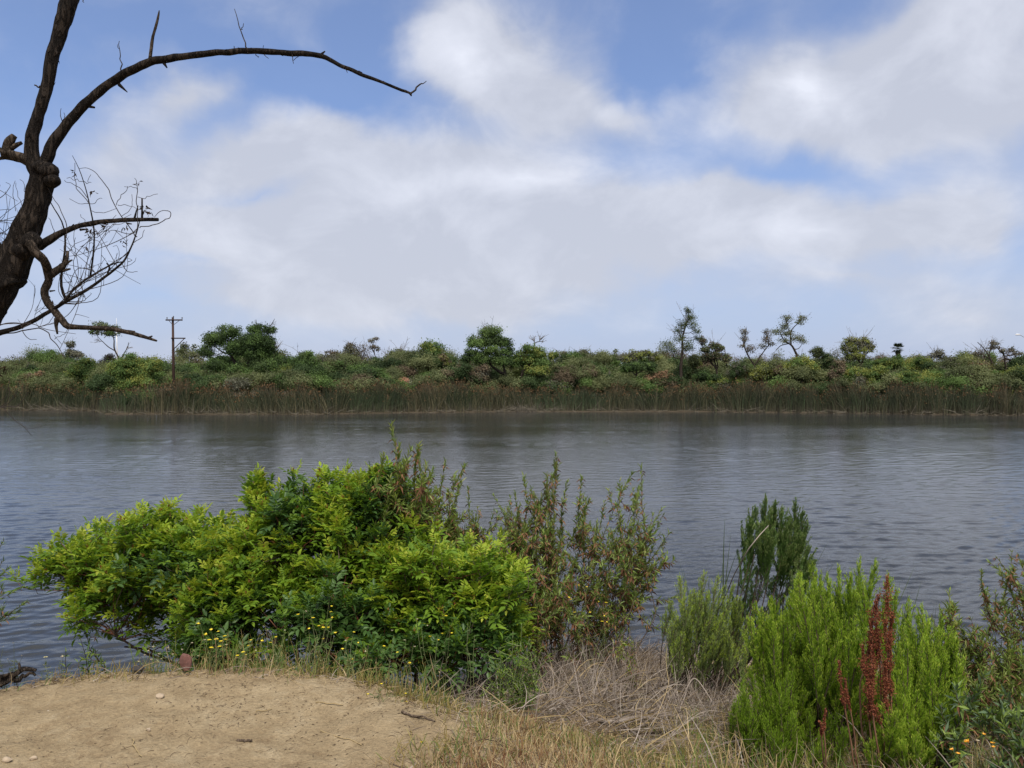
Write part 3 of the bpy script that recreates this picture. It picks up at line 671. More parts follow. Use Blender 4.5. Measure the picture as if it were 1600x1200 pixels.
# --- individual bushes
BU = [
    ('yellow-green willow bush left of the tall willow mound on the far bank', 83, [(130, 577, 20, 14), (142, 590, 16, 14), (118, 588, 14, 12), (135, 566, 14, 8)], 'yellow', ('green', .6), 31),
    ('tall green willow mound that overhangs the water left of the utility pole', 76, [(205, 565, 20, 13), (190, 578, 20, 16), (218, 580, 20, 16), (240, 572, 15, 14), (205, 600, 26, 16), (235, 598, 20, 16), (185, 610, 16, 18), (190, 632, 14, 12), (240, 622, 13, 10), (215, 622, 14, 12)], 'green', ('yellow', .35), 32),
    ('small bright green bush at the waterline right of the utility pole', 73.5, [(324, 633, 11, 9), (318, 640, 8, 5), (332, 640, 8, 5)], 'green', ('yellow', .35), 33),
    ('leafy green bush behind the reeds under the large dark-limbed tree', 76, [(335, 598, 22, 13), (310, 600, 16, 10), (338, 612, 16, 10), (300, 590, 12, 8)], 'green', ('dark', .5), 34),
    ('round mid-green bush between the dark-limbed tree and the pale brownish tree', 80, [(474, 566, 24, 14), (460, 580, 22, 14), (490, 580, 22, 14), (475, 590, 30, 12), (480, 555, 14, 6)], 'green', ('dark', .3), 35),
    ('olive shaggy bush right of the round mid-green bush', 82, [(512, 578, 18, 14), (520, 590, 18, 12), (530, 572, 14, 10)], 'olive', ('green', .4), 36),
    ('pale grey twiggy bush behind the right flank of the dark-limbed tree', 92, [(440, 566, 10, 14), (447, 578, 10, 10), (432, 575, 10, 12)], 'grey', ('brown', .3), 37),
    ('dark low rounded bush left of the red earth patch', 82, [(560, 585, 20, 8), (545, 590, 16, 8), (575, 580, 12, 7)], 'dark', None, 38),
    ('dark dense bush directly above the red earth patch', 87, [(613, 570, 15, 9), (602, 574, 12, 8)], 'dark', None, 39),
    ('green bush below left of the red earth patch', 80, [(590, 583, 16, 8), (575, 592, 20, 8), (600, 590, 16, 8)], 'green', ('olive', .4), 40),
    ('yellowish brown bush on the right flank of the bright domed tree', 86, [(694, 560, 9, 8), (700, 568, 7, 6)], 'brown', ('yellow', .4), 41),
    ('dark brown-green thicket bush left of the large spreading tree', 80, [(715, 585, 22, 12), (700, 592, 20, 10), (725, 575, 14, 8)], 'dark', ('brown', .3), 42),
    ('grey dead-twigged bush under the large spreading tree', 76, [(745, 590, 18, 11), (755, 578, 14, 8)], 'brown', ('grey', .4), 43),
    ('olive bush under the leaning tree with the bare crest', 77, [(850, 588, 18, 12), (865, 578, 14, 10), (835, 595, 18, 8)], 'olive', ('dark', .5), 44),
    ('very dark small bush among olive scrub in the right half, above rusty reeds', 79, [(953, 590, 9, 6), (945, 594, 7, 5)], 'dark', None, 45),
    ('green-brown bush left of the very dark small bush', 81, [(905, 586, 20, 12), (922, 580, 16, 10), (890, 580, 16, 12)], 'olive', ('brown', .3), 46),
    ('dark green wide bush left of the tallest thin tree', 82, [(992, 573, 18, 8), (1012, 574, 16, 8), (978, 577, 12, 7)], 'dark', ('green', .3), 47),
    ('rusty orange dead bush at the foot of the tallest thin tree', 78.5, [(1018, 591, 14, 8), (1040, 588, 12, 8), (1030, 596, 16, 6)], 'rust', ('olive', .3), 48),
    ('pale yellow-green bush behind the foot of the tallest thin tree', 84, [(1085, 565, 14, 12), (1078, 580, 14, 8)], 'yellow', ('olive', .6), 49),
    ('blue-green low bush below the brownish many-stemmed tree', 77.5, [(1100, 588, 16, 8), (1118, 590, 14, 7)], 'dark', ('green', .4), 50),
    ('dark grey-green bush left of the foot of the V-forked tree', 80, [(1155, 575, 14, 9), (1145, 584, 12, 7)], 'dark', ('grey', .3), 51),
    ('yellow bush at the foot of the V-forked tree', 77, [(1192, 577, 15, 8), (1182, 587, 14, 7), (1205, 584, 12, 7)], 'yellow', ('olive', .3), 52),
    ('golden brown bush right of the yellow bush, above dark reeds', 77.5, [(1222, 578, 14, 10), (1232, 588, 12, 8)], 'yellow', ('brown', .6), 53),
    ('low yellow-green bush row left of the V-forked tree, just above the reeds', 76, [(1130, 597, 16, 6), (1155, 596, 16, 5), (1110, 599, 10, 5)], 'yellow', ('green', .5), 54),
    ('bright green bush below the open-crowned tree', 79, [(1250, 565, 16, 9), (1265, 572, 14, 10), (1240, 572, 12, 8)], 'green', ('yellow', .4), 55),
    ('dark twiggy tree-like bush midway between the open-crowned tree and the pale flat-topped tree', 82, [(1278, 553, 14, 9), (1292, 562, 12, 10), (1272, 570, 14, 10)], 'olive', ('dark', .4), 56),
    ('brown dead-leaved bush below the pale flat-topped tree', 78, [(1312, 575, 10, 14), (1304, 586, 10, 9)], 'brown', ('dark', .3), 57),
    ('vivid green bush left of the palm, lower slope', 78, [(1336, 582, 14, 8), (1355, 585, 18, 9), (1375, 578, 14, 8)], 'green', ('yellow', .6), 58),
    ('yellow-green bush mound directly beneath the palm', 84, [(1395, 566, 18, 9), (1403, 559, 9, 6), (1412, 574, 16, 8), (1378, 566, 14, 7)], 'yellow', ('green', .5), 59),
    ('bright green bush low down under the palm, touching the reeds', 76, [(1400, 592, 14, 8), (1420, 596, 14, 7), (1425, 586, 12, 6)], 'yellow', ('green', .6), 60),
    ('leafy green bush right of the palm', 84, [(1440, 565, 12, 8), (1452, 572, 14, 9), (1446, 584, 14, 8)], 'green', ('yellow', .4), 61),
    ('grey-green tall bush between the leafy bush and the brown bush on the right', 80, [(1485, 568, 14, 10), (1475, 580, 14, 9), (1498, 575, 12, 10)], 'olive', ('grey', .3), 62),
    ('reddish brown bush left of the bright yellow bush', 79, [(1522, 576, 12, 10), (1535, 586, 14, 9), (1518, 590, 12, 7)], 'brown', ('rust', .4), 63),
    ('bright yellow-green flowering bush at the right edge of the far bank', 78, [(1572, 588, 14, 8), (1590, 584, 16, 8), (1608, 586, 14, 8), (1582, 596, 18, 6)], 'yellow', None, 64),
    ('dark green bush at the right edge behind the bright yellow bush', 84, [(1585, 568, 12, 9), (1602, 564, 14, 10), (1620, 570, 16, 10)], 'dark', ('green', .4), 65),
    ('rust brown dead bush at the far left above the reeds', 84, [(48, 588, 12, 5), (62, 584, 8, 4), (36, 592, 12, 5)], 'rust', ('brown', .5), 66),
    ('dark small bush beside the white building at the far left', 92, [(50, 574, 9, 5), (40, 578, 7, 4)], 'dark', ('grey', .3), 67),
    ('pale grey twiggy bush in front of the thin flat-topped tree', 90, [(165, 570, 10, 12), (172, 560, 8, 7), (158, 580, 12, 8)], 'grey', ('brown', .4), 68),
]
for k, (lab, d, bl, fo, mx, sd_) in enumerate(BU):
    tw = [(bl[0][0], bl[0][1] + 6, bl[0][0], bl[0][1] - bl[0][3] - 3, 5, bl[0][2] * .6)] if k % 2 == 0 else ()
    far_bush(lab, d, bl, fo, 1.15, .11, mx, tw, sd_)

# --- continuous scrub between and behind them (one uncountable mass)
mb = MB(); r = np.random.default_rng(55)
kinds = ['olive', 'dark', 'green', 'grey', 'brown', 'yellow']
prob = np.array([.50, .24, .16, .05, .04, .01])
topx = [-500, 0, 60, 300, 440, 700, 715, 730, 900, 1050, 1250, 1330, 1500, 1600, 2200]
topy = [574, 582, 566, 572, 566, 566, 578, 575, 567, 569, 566, 568, 568, 572, 570]
xs = np.arange(-420, 2020, 15.0)
for row, (dd, yo, sc_) in enumerate([(0, 0, 1), (-4, 9, 1.0), (-8, 18, 1.0), (-10, 27, 1.0), (9, -1, .9), (12, 16, 1.1), (14, 30, 1.2), (-11.5, 37, 1.0), (-10.5, 33, 1.0)]):
    for x in xs + row * 3.3:
        feather = row == 4
        x = x + r.normal(0, 4); py = np.interp(x, topx, topy) + yo + r.normal(0, 3.5) + 3 + 24 * vnoise(np.array([x * .021 + row * 3.1]), np.array([row * 1.7]), 61)[0]
        d = shore_d(x) + 16 + dd + r.normal(0, 1)
        rx = r.uniform(10, 24); ry = r.uniform(7, 14)
        if feather: rx, ry = r.uniform(7, 16), r.uniform(8, 26)
        if row in (5, 6) : ry = 16
        if abs(x - 625) < 24 and row in (2, 3): continue
        k = r.choice(6, p=prob) if x < 1300 else r.choice(6, p=[.33, .15, .26, .05, .06, .15])
        crown_mesh(mb, [(x, py, rx, ry)], d, .5 if feather else .85, .10 if feather else .115, int(r.choice([0, 0, 3, 4])) if feather else int(k), r, clump=.34, hollow=.35)
kind(mb.build("scrub", [FOL[k] for k in kinds], smooth=False), 'stuff')

# --- low hummocks of earth seen through the scrub
def hummock(cx, cy, rx, ry, d, name, m):
    mb = MB(); n = 26; a = np.linspace(0, 2 * np.pi, n, endpoint=False); r = np.random.default_rng(int(cx))
    c = P(cx, cy, d); z0 = gz(c[0], d) - .2
    rings = []
    for f, hgt in ((1.6, 0), (1.3, .45), (1.0, .85), (.6, .98), (.2, 1.0)):
        wob = 1 + r.normal(0, .06, n)
        rings.append(np.stack([c[0] + np.cos(a) * rx / F * d * f * wob, d + np.sin(a) * 1.2 * f * wob, z0 + (c[2] + ry / F * d - z0) * hgt + r.normal(0, .05, n)], 1))
    V = np.concatenate(rings); q = []
    for k in range(4):
        j = np.arange(n); q.append(np.stack([k * n + j, k * n + (j + 1) % n, (k + 1) * n + (j + 1) % n, (k + 1) * n + j], 1))
    mb.add(V, q + [np.arange(n)[None] + 4 * n])
    return kind(mb.build(name, m), 'structure')
M_RED = plain_mat("red_earth", (0.22, 0.105, 0.06), .95, 0, .3, 2)
M_TAN = plain_mat("tan_earth", (0.42, 0.30, 0.19), .95, 0, .3, 2)
hummock(625, 590, 20, 1, 84.5, 'hill', M_RED)
hummock(1290, 597, 14, 2, 82, 'hill', M_TAN)
hummock(1318, 597, 9, 3, 82, 'hill', M_TAN)
hummock(1562, 616, 22, 1, 74, 'hill', M_TAN)

# --- bulrush belt
M_REED = blade_mat("bulrush", [(0.0, (0.136, 0.120, 0.080)), (0.18, (0.080, 0.096, 0.048)), (0.45, (0.046, 0.070, 0.032)), (0.8, (0.042, 0.056, 0.025)), (0.98, (0.072, 0.053, 0.027))], 0.1, 2.7, .15, .16, .35, (0.128, 0.092, 0.053), .6)
M_REEDD = blade_mat("bulrush_dark", [(0.0, (0.096, 0.084, 0.056)), (0.2, (0.060, 0.068, 0.038)), (0.5, (0.034, 0.043, 0.022)), (1, (0.048, 0.044, 0.024))], 0.1, 2.7, .12, .2, .4, (0.104, 0.080, 0.048), .5)
M_HEAD = leaf_mat("seed_heads", [(0.075, 0.045, 0.024), (0.13, 0.078, 0.038), (0.19, 0.12, 0.06)], .8, .1, .1, .12, .5, tcol=(1.1, 1, .8))
mb = MB(); r = np.random.default_rng(9)
n = 34000
px = r.uniform(-350, 1950, n); back = r.random(n) ** 1.25 * 4.2 + .05
clump_k = vnoise(px * .045, px * 0, 21) * 2
hgt = 2.4 + .45 * clump_k + 1.0 * vnoise(px * .13, px * 0 + 3, 23) + .5 * vnoise(px * .5, px * 0 + 3, 24) + r.normal(0, .25, n) - .25 * (back < .5)
hgt *= np.interp(px, [-350, 0, 150, 160, 300, 700, 850, 1150, 1250, 1600, 1950], [1.05, 1.05, 1.0, .85, 1.0, .95, .92, 1.0, .95, .98, 1])
keep = ~((px > 165) & (px < 250) & (r.random(n) < .5))
px, back, hgt, clump_k = px[keep], back[keep], hgt[keep], clump_k[keep]; n = len(px)
d = shore_d(px) + back; x = (px - 800) / F * d
z0 = ground_z(x, d) - .1
patch = vnoise(px * .02, px * 0 + 7, 22)
lean = r.normal(0, .15, n) + patch * .35 + .5 * vnoise(px * .1, px * 0 + 9, 25)
lean += np.where(r.random(n) < .12, r.normal(0, .55, n), 0)
leany = r.normal(0, .1, n)
wid = r.uniform(.018, .04, n)
darkm = (r.random(n) < np.interp(px, [0, 300, 900, 1200, 1600], [.35, .25, .35, .7, .8]))
for dk in (0, 1):
    s_ = darkm == bool(dk); k = s_.sum()
    t_ = np.array([0, .3, .6, .85, 1.0])
    wv = np.array([1, 1, .85, .6, .15])
    cx = x[s_][:, None] + (lean[s_] * hgt[s_])[:, None] * t_ ** 1.8
    cy = d[s_][:, None] + (leany[s_] * hgt[s_])[:, None] * t_ ** 1.8
    cz = z0[s_][:, None] + hgt[s_][:, None] * t_ * (1 - .25 * np.abs(lean[s_])[:, None] * t_)
    ang = r.uniform(-.7, .7, k)
    wx = (np.cos(ang) * wid[s_] / 2)[:, None] * wv; wy = (np.sin(ang) * wid[s_] / 2)[:, None] * wv
    L_ = np.stack([cx - wx, cy - wy, cz], -1); R_ = np.stack([cx + wx, cy + wy, cz], -1)
    V = np.stack([L_, R_], 2).reshape(k, 10, 3)
    q = np.array([[0, 1, 3, 2], [2, 3, 5, 4], [4, 5, 7, 6], [6, 7, 9, 8]])
    mb.add(V, [(q[None] + (np.arange(k) * 10)[:, None, None]).reshape(-1, 4)], dk)
    hd = r.random(k) < (.2 if dk == 0 else .08)
    tp = np.stack([cx[:, -1], cy[:, -1], cz[:, -1]], 1)[hd]
    for _ in range(3):
        mb.inst(CARD, tp + r.normal(0, .05, tp.shape), rand_dir(len(tp), r) * .7 + np.array([0, 0, -.2]), rand_dir(len(tp), r), r.uniform(.06, .15, len(tp)), None, 2)
# fallen grey-tan stalks along the waterline
m_ = 1500
px = r.uniform(-350, 1950, m_); px = np.where(r.random(m_) < .2, r.normal(815, 16, m_), px); px = np.where(r.random(m_) < .1, r.normal(90, 20, m_), px)
d = shore_d(px) + r.uniform(-.15, .6, m_); x = (px - 800) / F * d; z = r.uniform(.02, .35, m_) ** 1.2
X = np.stack([r.normal(0, 1, m_), r.normal(0, .3, m_), r.normal(.15, .4, m_)], 1)
mb.inst(BLADE, np.stack([x, d, z], 1), X, np.array([0, -1, .4]), r.uniform(.5, 1.7, m_), r.uniform(.02, .045, m_), 3)
M_THATCH = plain_mat("dead_reed", (0.11, 0.095, 0.07), .9, 0, .45, 3)
kind(mb.build("bulrushes", [M_REED, M_REEDD, M_HEAD, M_THATCH], smooth=False), 'stuff')

# --- utility pole
M_POLE = bark_mat("creosote_wood", (0.030, 0.018, 0.014), (0.075, 0.045, 0.036), 10, .2, .05, .01)
M_CER = plain_mat("insulator", (0.10, 0.09, 0.085), .3, 0, .1)
d = 76; t0 = P(270, 498, d); pb = gz(t0[0] + .25, d)
o = thing('utility_pole', 'tall dark wooden utility pole with two crossarms standing behind the reeds', 'utility pole', (t0[0] + .12, d, pb))
mb = MB(); mb.tube(np.array([[t0[0] + .15, d, pb - .3], [t0[0] + .06, d, 4.5], [t0[0], d, t0[2] + .15]]), [.15, .135, .10], 10); mb.build('pole', M_POLE, o)
mb = MB(); mb.box(P(272, 500, d - .17), (1.65, .10, .13)); mb.build('crossarm', M_POLE, o)
mb = MB(); mb.box(P(278.5, 528.5, d - .17), (1.4, .10, .11)); mb.build('crossarm', M_POLE, o)
mb = MB(); mb.tube(np.array([P(288, 529, d - .24), P(271, 546, d - .16)]), .04, 6); mb.build('brace', M_POLE, o)
for x0, x1 in ((264, 269.5), (280, 272)):
    mb = MB(); mb.tube(np.array([P(x0, 501, d - .24), P(x1, 507, d - .17)]), .025, 5); mb.build('brace', M_POLE, o)
for ix in (261, 271, 284.5):
    c = P(ix, 497.5 if ix != 271 else 495.5, d - .17)
    mb = MB(); mb.tube(np.array([c + [0, 0, -.12], c + [0, 0, -.03], c + [0, 0, 0], c + [0, 0, .04], c + [0, 0, .08], c + [0, 0, .12]]), [.02, .02, .062, .045, .066, .038], 10)
    mb.build('insulator', M_CER, o)

# --- white mast, short pole, street lamp, building, palm
M_WHITE = plain_mat("white_paint", (0.72, 0.72, 0.72), .5, 0, .06)
M_STEEL = plain_mat("galvanised", (0.38, 0.39, 0.40), .4, .5, .1)
d = 170; a = P(183, 545, d); b_ = P(182, 497, d)
o = thing('mast', 'slim white mast behind the thin flat-topped tree', 'mast', (a[0], d, gz(a[0], d)))
mb = MB(); mb.tube(np.array([[a[0], d, gz(a[0], d) - .3], [a[0], d, a[2]], [b_[0], d, b_[2] - 3.0]]), [.13, .12, .10], 12); mb.build('pole', M_WHITE, o)
mb = MB(); mb.tube(np.array([[b_[0], d, b_[2] - 3.0], [b_[0], d, b_[2] - 1.2], [b_[0], d, b_[2]]]), [.07, .05, .03], 8)
mb.tube(np.array([[b_[0] - .28, d, b_[2] - 2.9], [b_[0] + .28, d, b_[2] - 2.9]]), .04, 6); mb.build('antenna', M_WHITE, o)
d = 110; a = P(951.5, 552, d); g0 = gz(a[0], d)
o = thing('post', 'short thin post sticking up from the scrub right of the grey-olive tree', 'post', (a[0], d, g0))
mb = MB(); mb.tube(np.array([[a[0], d, g0 - .3], [a[0], d, a[2] - .05], [a[0], d, a[2]]]), [.06, .05, .03], 8); mb.build('pole', M_STEEL, o)
mb = MB(); mb.box([a[0], d, a[2] + .03], (.18, .18, .06)); mb.build('cap', M_STEEL, o)
d = 140; a = P(1613, 540, d); g0 = gz(a[0], d); h0 = P(1590, 523, d)
o = thing('street_lamp', 'street lamp whose pale head and arm reach in at the right edge', 'street lamp', (a[0], d, g0))
mb = MB(); mb.tube(np.array([[a[0], d, g0 - .3], [a[0], d, a[2] - 2], [a[0], d, a[2]]]), [.14, .10, .07], 10); mb.build('pole', M_STEEL, o)
mb = MB(); mb.tube(smooth_path([[a[0], d, a[2] - .2], [a[0] - .8, d, a[2] + 1.0], [h0[0] + .6, d, h0[2] - .12], [h0[0] + .3, d, h0[2]]], 10), .045, 8); mb.build('arm', M_STEEL, o)
mb = MB(); mb.tube(np.array([[h0[0] + .5, d, h0[2]], [h0[0] + .35, d, h0[2] + .03], [h0[0] - .2, d, h0[2] + .03], [h0[0] - .45, d, h0[2] - .02]]), [.06, .13, .15, .04], 10); mb.build('lamp_head', M_WHITE, o)
d = 200; a = P(-110, 569, d); b_ = P(36, 569, d); g0 = gz(0, d)
o = thing('building', 'white flat-roofed building showing above the reeds at the far left', 'building', ((a[0] + b_[0]) / 2, d, g0))
cx = (a[0] + b_[0]) / 2; wd = b_[0] - a[0]; top = a[2]
mb = MB(); mb.box([cx, d + 6, (g0 + top) / 2 - .3], (wd, 12, top - g0 - .6)); mb.build('wall', plain_mat("pale_wall", (0.50, 0.50, 0.50), .8, 0, .1, .3), o, smooth=False)
mb = MB(); mb.box([cx, d + 6, top - .05], (wd + .8, 12.8, .5)); mb.build('roof', M_WHITE, o, smooth=False)
M_GLASSD = plain_mat("dark_window", (0.04, 0.05, 0.06), .15, 0, .1)
for k in range(8):
    mb = MB(); mb.box([a[0] + wd * (k + .5) / 8, d - .03, g0 + (top - g0) * .55], (1.5, .1, 1.3)); wdw = mb.build('window', M_GLASSD, o, smooth=False)
# fan palm
d = 130; c = P(1403, 545, d); g0 = gz(c[0], d)
o = thing('palm_tree', 'round-headed dark fan palm poking above the scrub on the right', 'palm tree', (c[0], d, g0))
mb = MB(); q = smooth_path([[c[0], d, g0 - .2], [c[0] + .05, d, 3], [c[0], d, c[2] - .3]], 14); mb.tube(q, np.linspace(.3, .24, 14), 10, 0, .08, seed=3); mb.build('trunk', M_TRUNK, o)
mb = MB(); r = np.random.default_rng(4)
for k in range(40):
    el_ = math.asin(r.uniform(-.75, 1)); a_ = r.uniform(0, 2 * math.pi)
    dr = np.array([math.cos(a_) * math.cos(el_), math.sin(a_) * math.cos(el_), math.sin(el_)])
    L = r.uniform(.45, .62); e = c + dr * L + [0, 0, -.02]
    mb.tube(np.array([c, (c + e) / 2 + [0, 0, .05], e]), .015, 4, 0, cap=False)
    sdv = _unit(np.cross(dr, [0, 0, 1.0]) + 1e-4); nfin = 13
    aa = np.linspace(-1.2, 1.2, nfin)
    X = dr[None] * np.cos(aa)[:, None] + sdv[None] * np.sin(aa)[:, None] + np.array([0, 0, -.12])
    mb.inst(BLADE, np.repeat(e[None], nfin, 0), X, np.cross(sdv, dr), r.uniform(.55, .75, nfin), .10, 0)
M_PALM = leaf_mat("palm_leaf", [(0.020, 0.030, 0.014), (0.045, 0.060, 0.026)], .5, .12, .3, 1)
mb.build('fronds', M_PALM, o, smooth=False)
mb = MB(); n = 160; a_ = r.uniform(0, 2 * np.pi, n); p = np.stack([c[0] + np.cos(a_) * .26, d + np.sin(a_) * .26, c[2] - r.uniform(.2, .9, n)], 1)
mb.inst(BLADE, p, np.stack([np.cos(a_) * .35, np.sin(a_) * .35, -np.ones(n)], 1), np.stack([np.cos(a_), np.sin(a_), np.zeros(n)], 1), .5, .09, 0)
mb.build('dead_skirt', FOL['brown'], o, smooth=False)

# ------------------------------------------------------------------ the bare willow on the left
M_BARK = bark_mat("willow_bark", (0.006, 0.0045, 0.004), (0.048, 0.037, 0.029), 48, 1.0, 0.18, 0.018)  # silhouette against the bright sky is put into this near-black bark colour
M_BROKEN = bark_mat("weathered_wood", (0.010, 0.008, 0.006), (0.095, 0.072, 0.054), 55, .9, 0.4, 0.01)
M_TW = plain_mat("bare_twig", (0.030, 0.022, 0.018), .9, 0, .35, 20)
D = 3.6
b0 = P(-330, 1150, D)
willow = thing('bare_tree', 'gnarled leafless willow leaning in from the left, one long limb arching over the water', 'tree', (b0[0], D, gz(b0[0], D)))
r = np.random.default_rng(77)
def limb(pts, sides=12, bump=.07, name='branch', m=M_BARK, n=None, wob=.0016, seed=0, cap=True):
    q = px_path(pts, D); q[:, 3] *= .8; L = np.linalg.norm(np.diff(q[:, :3], axis=0), axis=1).sum()
    n = n or max(8, int(L / .016))
    q = smooth_path(q, n, wob, np.random.default_rng(seed + 5))
    mb = MB(); mb.tube(q[:, :3], q[:, 3], sides, 0, bump, cap, seed)
    r_ = np.random.default_rng(seed)
    # torn bark flakes and little knots that break the outline
    if q[:, 3].max() > .009:
        k = int(L * 26); ii = r_.integers(1, n - 1, k); a_ = rand_dir(k, r_)
        T = _unit(np.gradient(q[:, :3], axis=0))[ii]; out = _unit(a_ - T * (a_ * T).sum(1)[:, None])
        p = q[ii, :3] + out * (q[ii, 3] * .85)[:, None]
        mb.inst(BLADE, p, T * r_.choice([-1, 1], k)[:, None] + out * r_.uniform(.15, .6, k)[:, None], out, r_.uniform(.4, 1.3, k) * np.clip(q[ii, 3], .006, .03), np.clip(q[ii, 3], .004, .02) * r_.uniform(.5, 1, k))
    return mb, q
mb, tq = limb([(-340, 1160, 125), (-262, 980, 98), (-172, 800, 84), (-92, 620, 72), (-30, 500, 66), (12, 430, 58), (37, 375, 50), (54, 330, 43), (64, 295, 41), (69, 268, 40), (72, 256, 28)], 22, .075, wob=.003, seed=1)
for bx, by, br, s_ in ((77, 268, 14, 3), (82, 282, 12, 4), (62, 262, 12, 5), (50, 378, 16, 6), (36, 392, 15, 8)):
    c = P(bx, by, D - .03); rr = br / F * D
    q = np.array([c + [0, 0, -rr], c + [0, 0, -rr * .7], c, c + [0, 0, rr * .7], c + [0, 0, rr * .95]])
    mb.tube(smooth_path(q, 9), rr * np.sin(np.linspace(.25, np.pi - .3, 9)), 14, 0, .1, seed=s_)
mb.build('trunk', M_BARK, willow)
mb, q = limb([(18, 450, 60), (2, 420, 52), (-20, 385, 48), (-60, 310, 44), (-120, 180, 38), (-200, -20, 30)], 16, .07, seed=2); mb.build('limb', M_BARK, willow)
mb, q = limb([(60, 275, 26), (52, 250, 27), (50, 225, 24), (60, 180, 21), (72, 137, 21), (86, 75, 23), (97, 40, 27), (109, 0, 31), (122, -60, 27), (140, -160, 20)], 16, .07, seed=3); mb.build('limb', M_BARK, willow)
mb, aq = limb([(66, 262, 22), (76, 240, 21), (90, 212, 19), (120, 175, 17), (152, 146, 16), (190, 118, 15), (230, 98, 14), (270, 91, 12.5), (330, 83, 11), (400, 80, 10.5), (450, 83, 10), (500, 87, 9.5), (520, 96, 7.5), (555, 112, 7), (600, 130, 5.5), (632, 142, 5), (642, 147, 4)], 12, .09, seed=4)
for a_, c_ in (((498, 88, 6), (508, 80, 2)), ((256, 98, 6), (261, 106, 2)), ((186, 132, 6), (199, 144, 1.4)), ((640, 145, 4), (643, 150, 2)), ((560, 112, 4), (566, 114, 2)), ((138, 166, 5), (148, 168, 3))):
    e = px_path([a_, c_], D); mb.tube(e[:, :3], e[:, 3], 6)
mb.build('limb', M_BARK, willow)
mb, q = limb([(234, 97, 8), (236, 80, 7), (238, 62, 6), (243, 42, 5.5), (247, 26, 4.5), (249, 16, 2)], 10, .12, seed=5); mb.build('branch', M_BROKEN, willow)
mb, q = limb([(82, 275, 26), (60, 262, 25), (40, 249, 22), (22, 243, 20), (5, 240, 19)], 14, .12, seed=6)
for pts in ([(12, 244, 17), (13, 230, 15), (17, 220, 13), (23, 212, 9)], [(18, 232, 8), (26, 227, 7), (34, 223, 5)], [(8, 240, 8), (-8, 226, 4)], [(6, 246, 6), (-8, 250, 3)]):
    e = smooth_path(px_path(pts, D), 9); mb.tube(e[:, :3], e[:, 3], 10, 0, .12, seed=9)
mb.build('branch', M_BROKEN, willow)
mb, q = limb([(60, 385, 20), (78, 374, 15), (92, 365, 12.5), (110, 357, 11), (135, 350, 10.5), (165, 346, 9.5), (200, 343, 8.5), (230, 343, 7.5), (247, 343, 7)], 12, .1, seed=7)
for pts in ([(222, 343, 4), (222, 326, 3), (222, 310, 2.6)], [(210, 342, 4), (213, 330, 2.4), (216, 321, 1.4)], [(198, 349, 3), (206, 350, 1.5)], [(125, 359, 4), (136, 358, 2)]):
    e = px_path(pts, D); mb.tube(e[:, :3], e[:, 3], 6)
mb.build('branch', M_BARK, willow)
mb, q = limb([(46, 378, 18, -.08), (56, 392, 16, -.08), (68, 405, 16, -.06), (75, 425, 17), (75, 440, 15), (70, 455, 14), (73, 470, 15), (85, 486, 14), (98, 500, 14), (105, 509, 12), (116, 511, 10), (150, 512, 9), (190, 517, 9), (222, 525, 7), (246, 533, 3.5)], 14, .11, seed=8)
for pts in ([(78, 430, 12), (92, 421, 11), (102, 412, 8), (105, 402, 5), (106, 392, 4)], [(96, 418, 7), (106, 410, 4), (113, 406, 2)], [(98, 423, 5), (110, 420, 2.5)], [(90, 498, 8), (88, 508, 5), (90, 522, 2.5)], [(78, 455, 3), (86, 454, 1.5)], [(200, 518, 5), (211, 518, 2)], [(232, 528, 4), (238, 525, 2)]):
    e = smooth_path(px_path(pts, D), 7); mb.tube(e[:, :3], e[:, 3], 8, 0, .12, seed=12)
mb.build('branch', M_BROKEN, willow)
# the thin living branch with its fan of twigs
D2 = D
mb, lq = limb([(-160, 560, 13), (-60, 535, 11), (0, 519, 9.5), (30, 511, 9), (65, 494, 8), (103, 471, 7), (140, 450, 6), (165, 431, 5), (190, 412, 4.2), (204, 388, 3.2), (213, 364, 2.4), (220, 340, 1.5)], 9, .05, name='branch', seed=9)
for pts in ([(101, 472, 5), (115, 452, 4), (135, 436, 3.4), (155, 424, 3), (175, 413, 2.4), (190, 409, 1.8)], [(103, 468, 5), (96, 448, 4.4), (97, 420, 3.6), (102, 385, 3), (98, 350, 2.2), (80, 318, 1.6), (65, 286, 1)],
            [(168, 427, 3), (171, 418, 3), (167, 411, 2.6)], [(141, 432, 3.4), (146, 395, 2.8), (147, 360, 2.4), (141, 325, 2), (134, 295, 1.6), (124, 265, 1.2), (113, 243, .8)]):
    e = smooth_path(px_path(pts, D), 18); mb.tube(e[:, :3], e[:, 3], 6, 0, .05)
mb.build('branch', M_BARK, willow)
mb = MB()
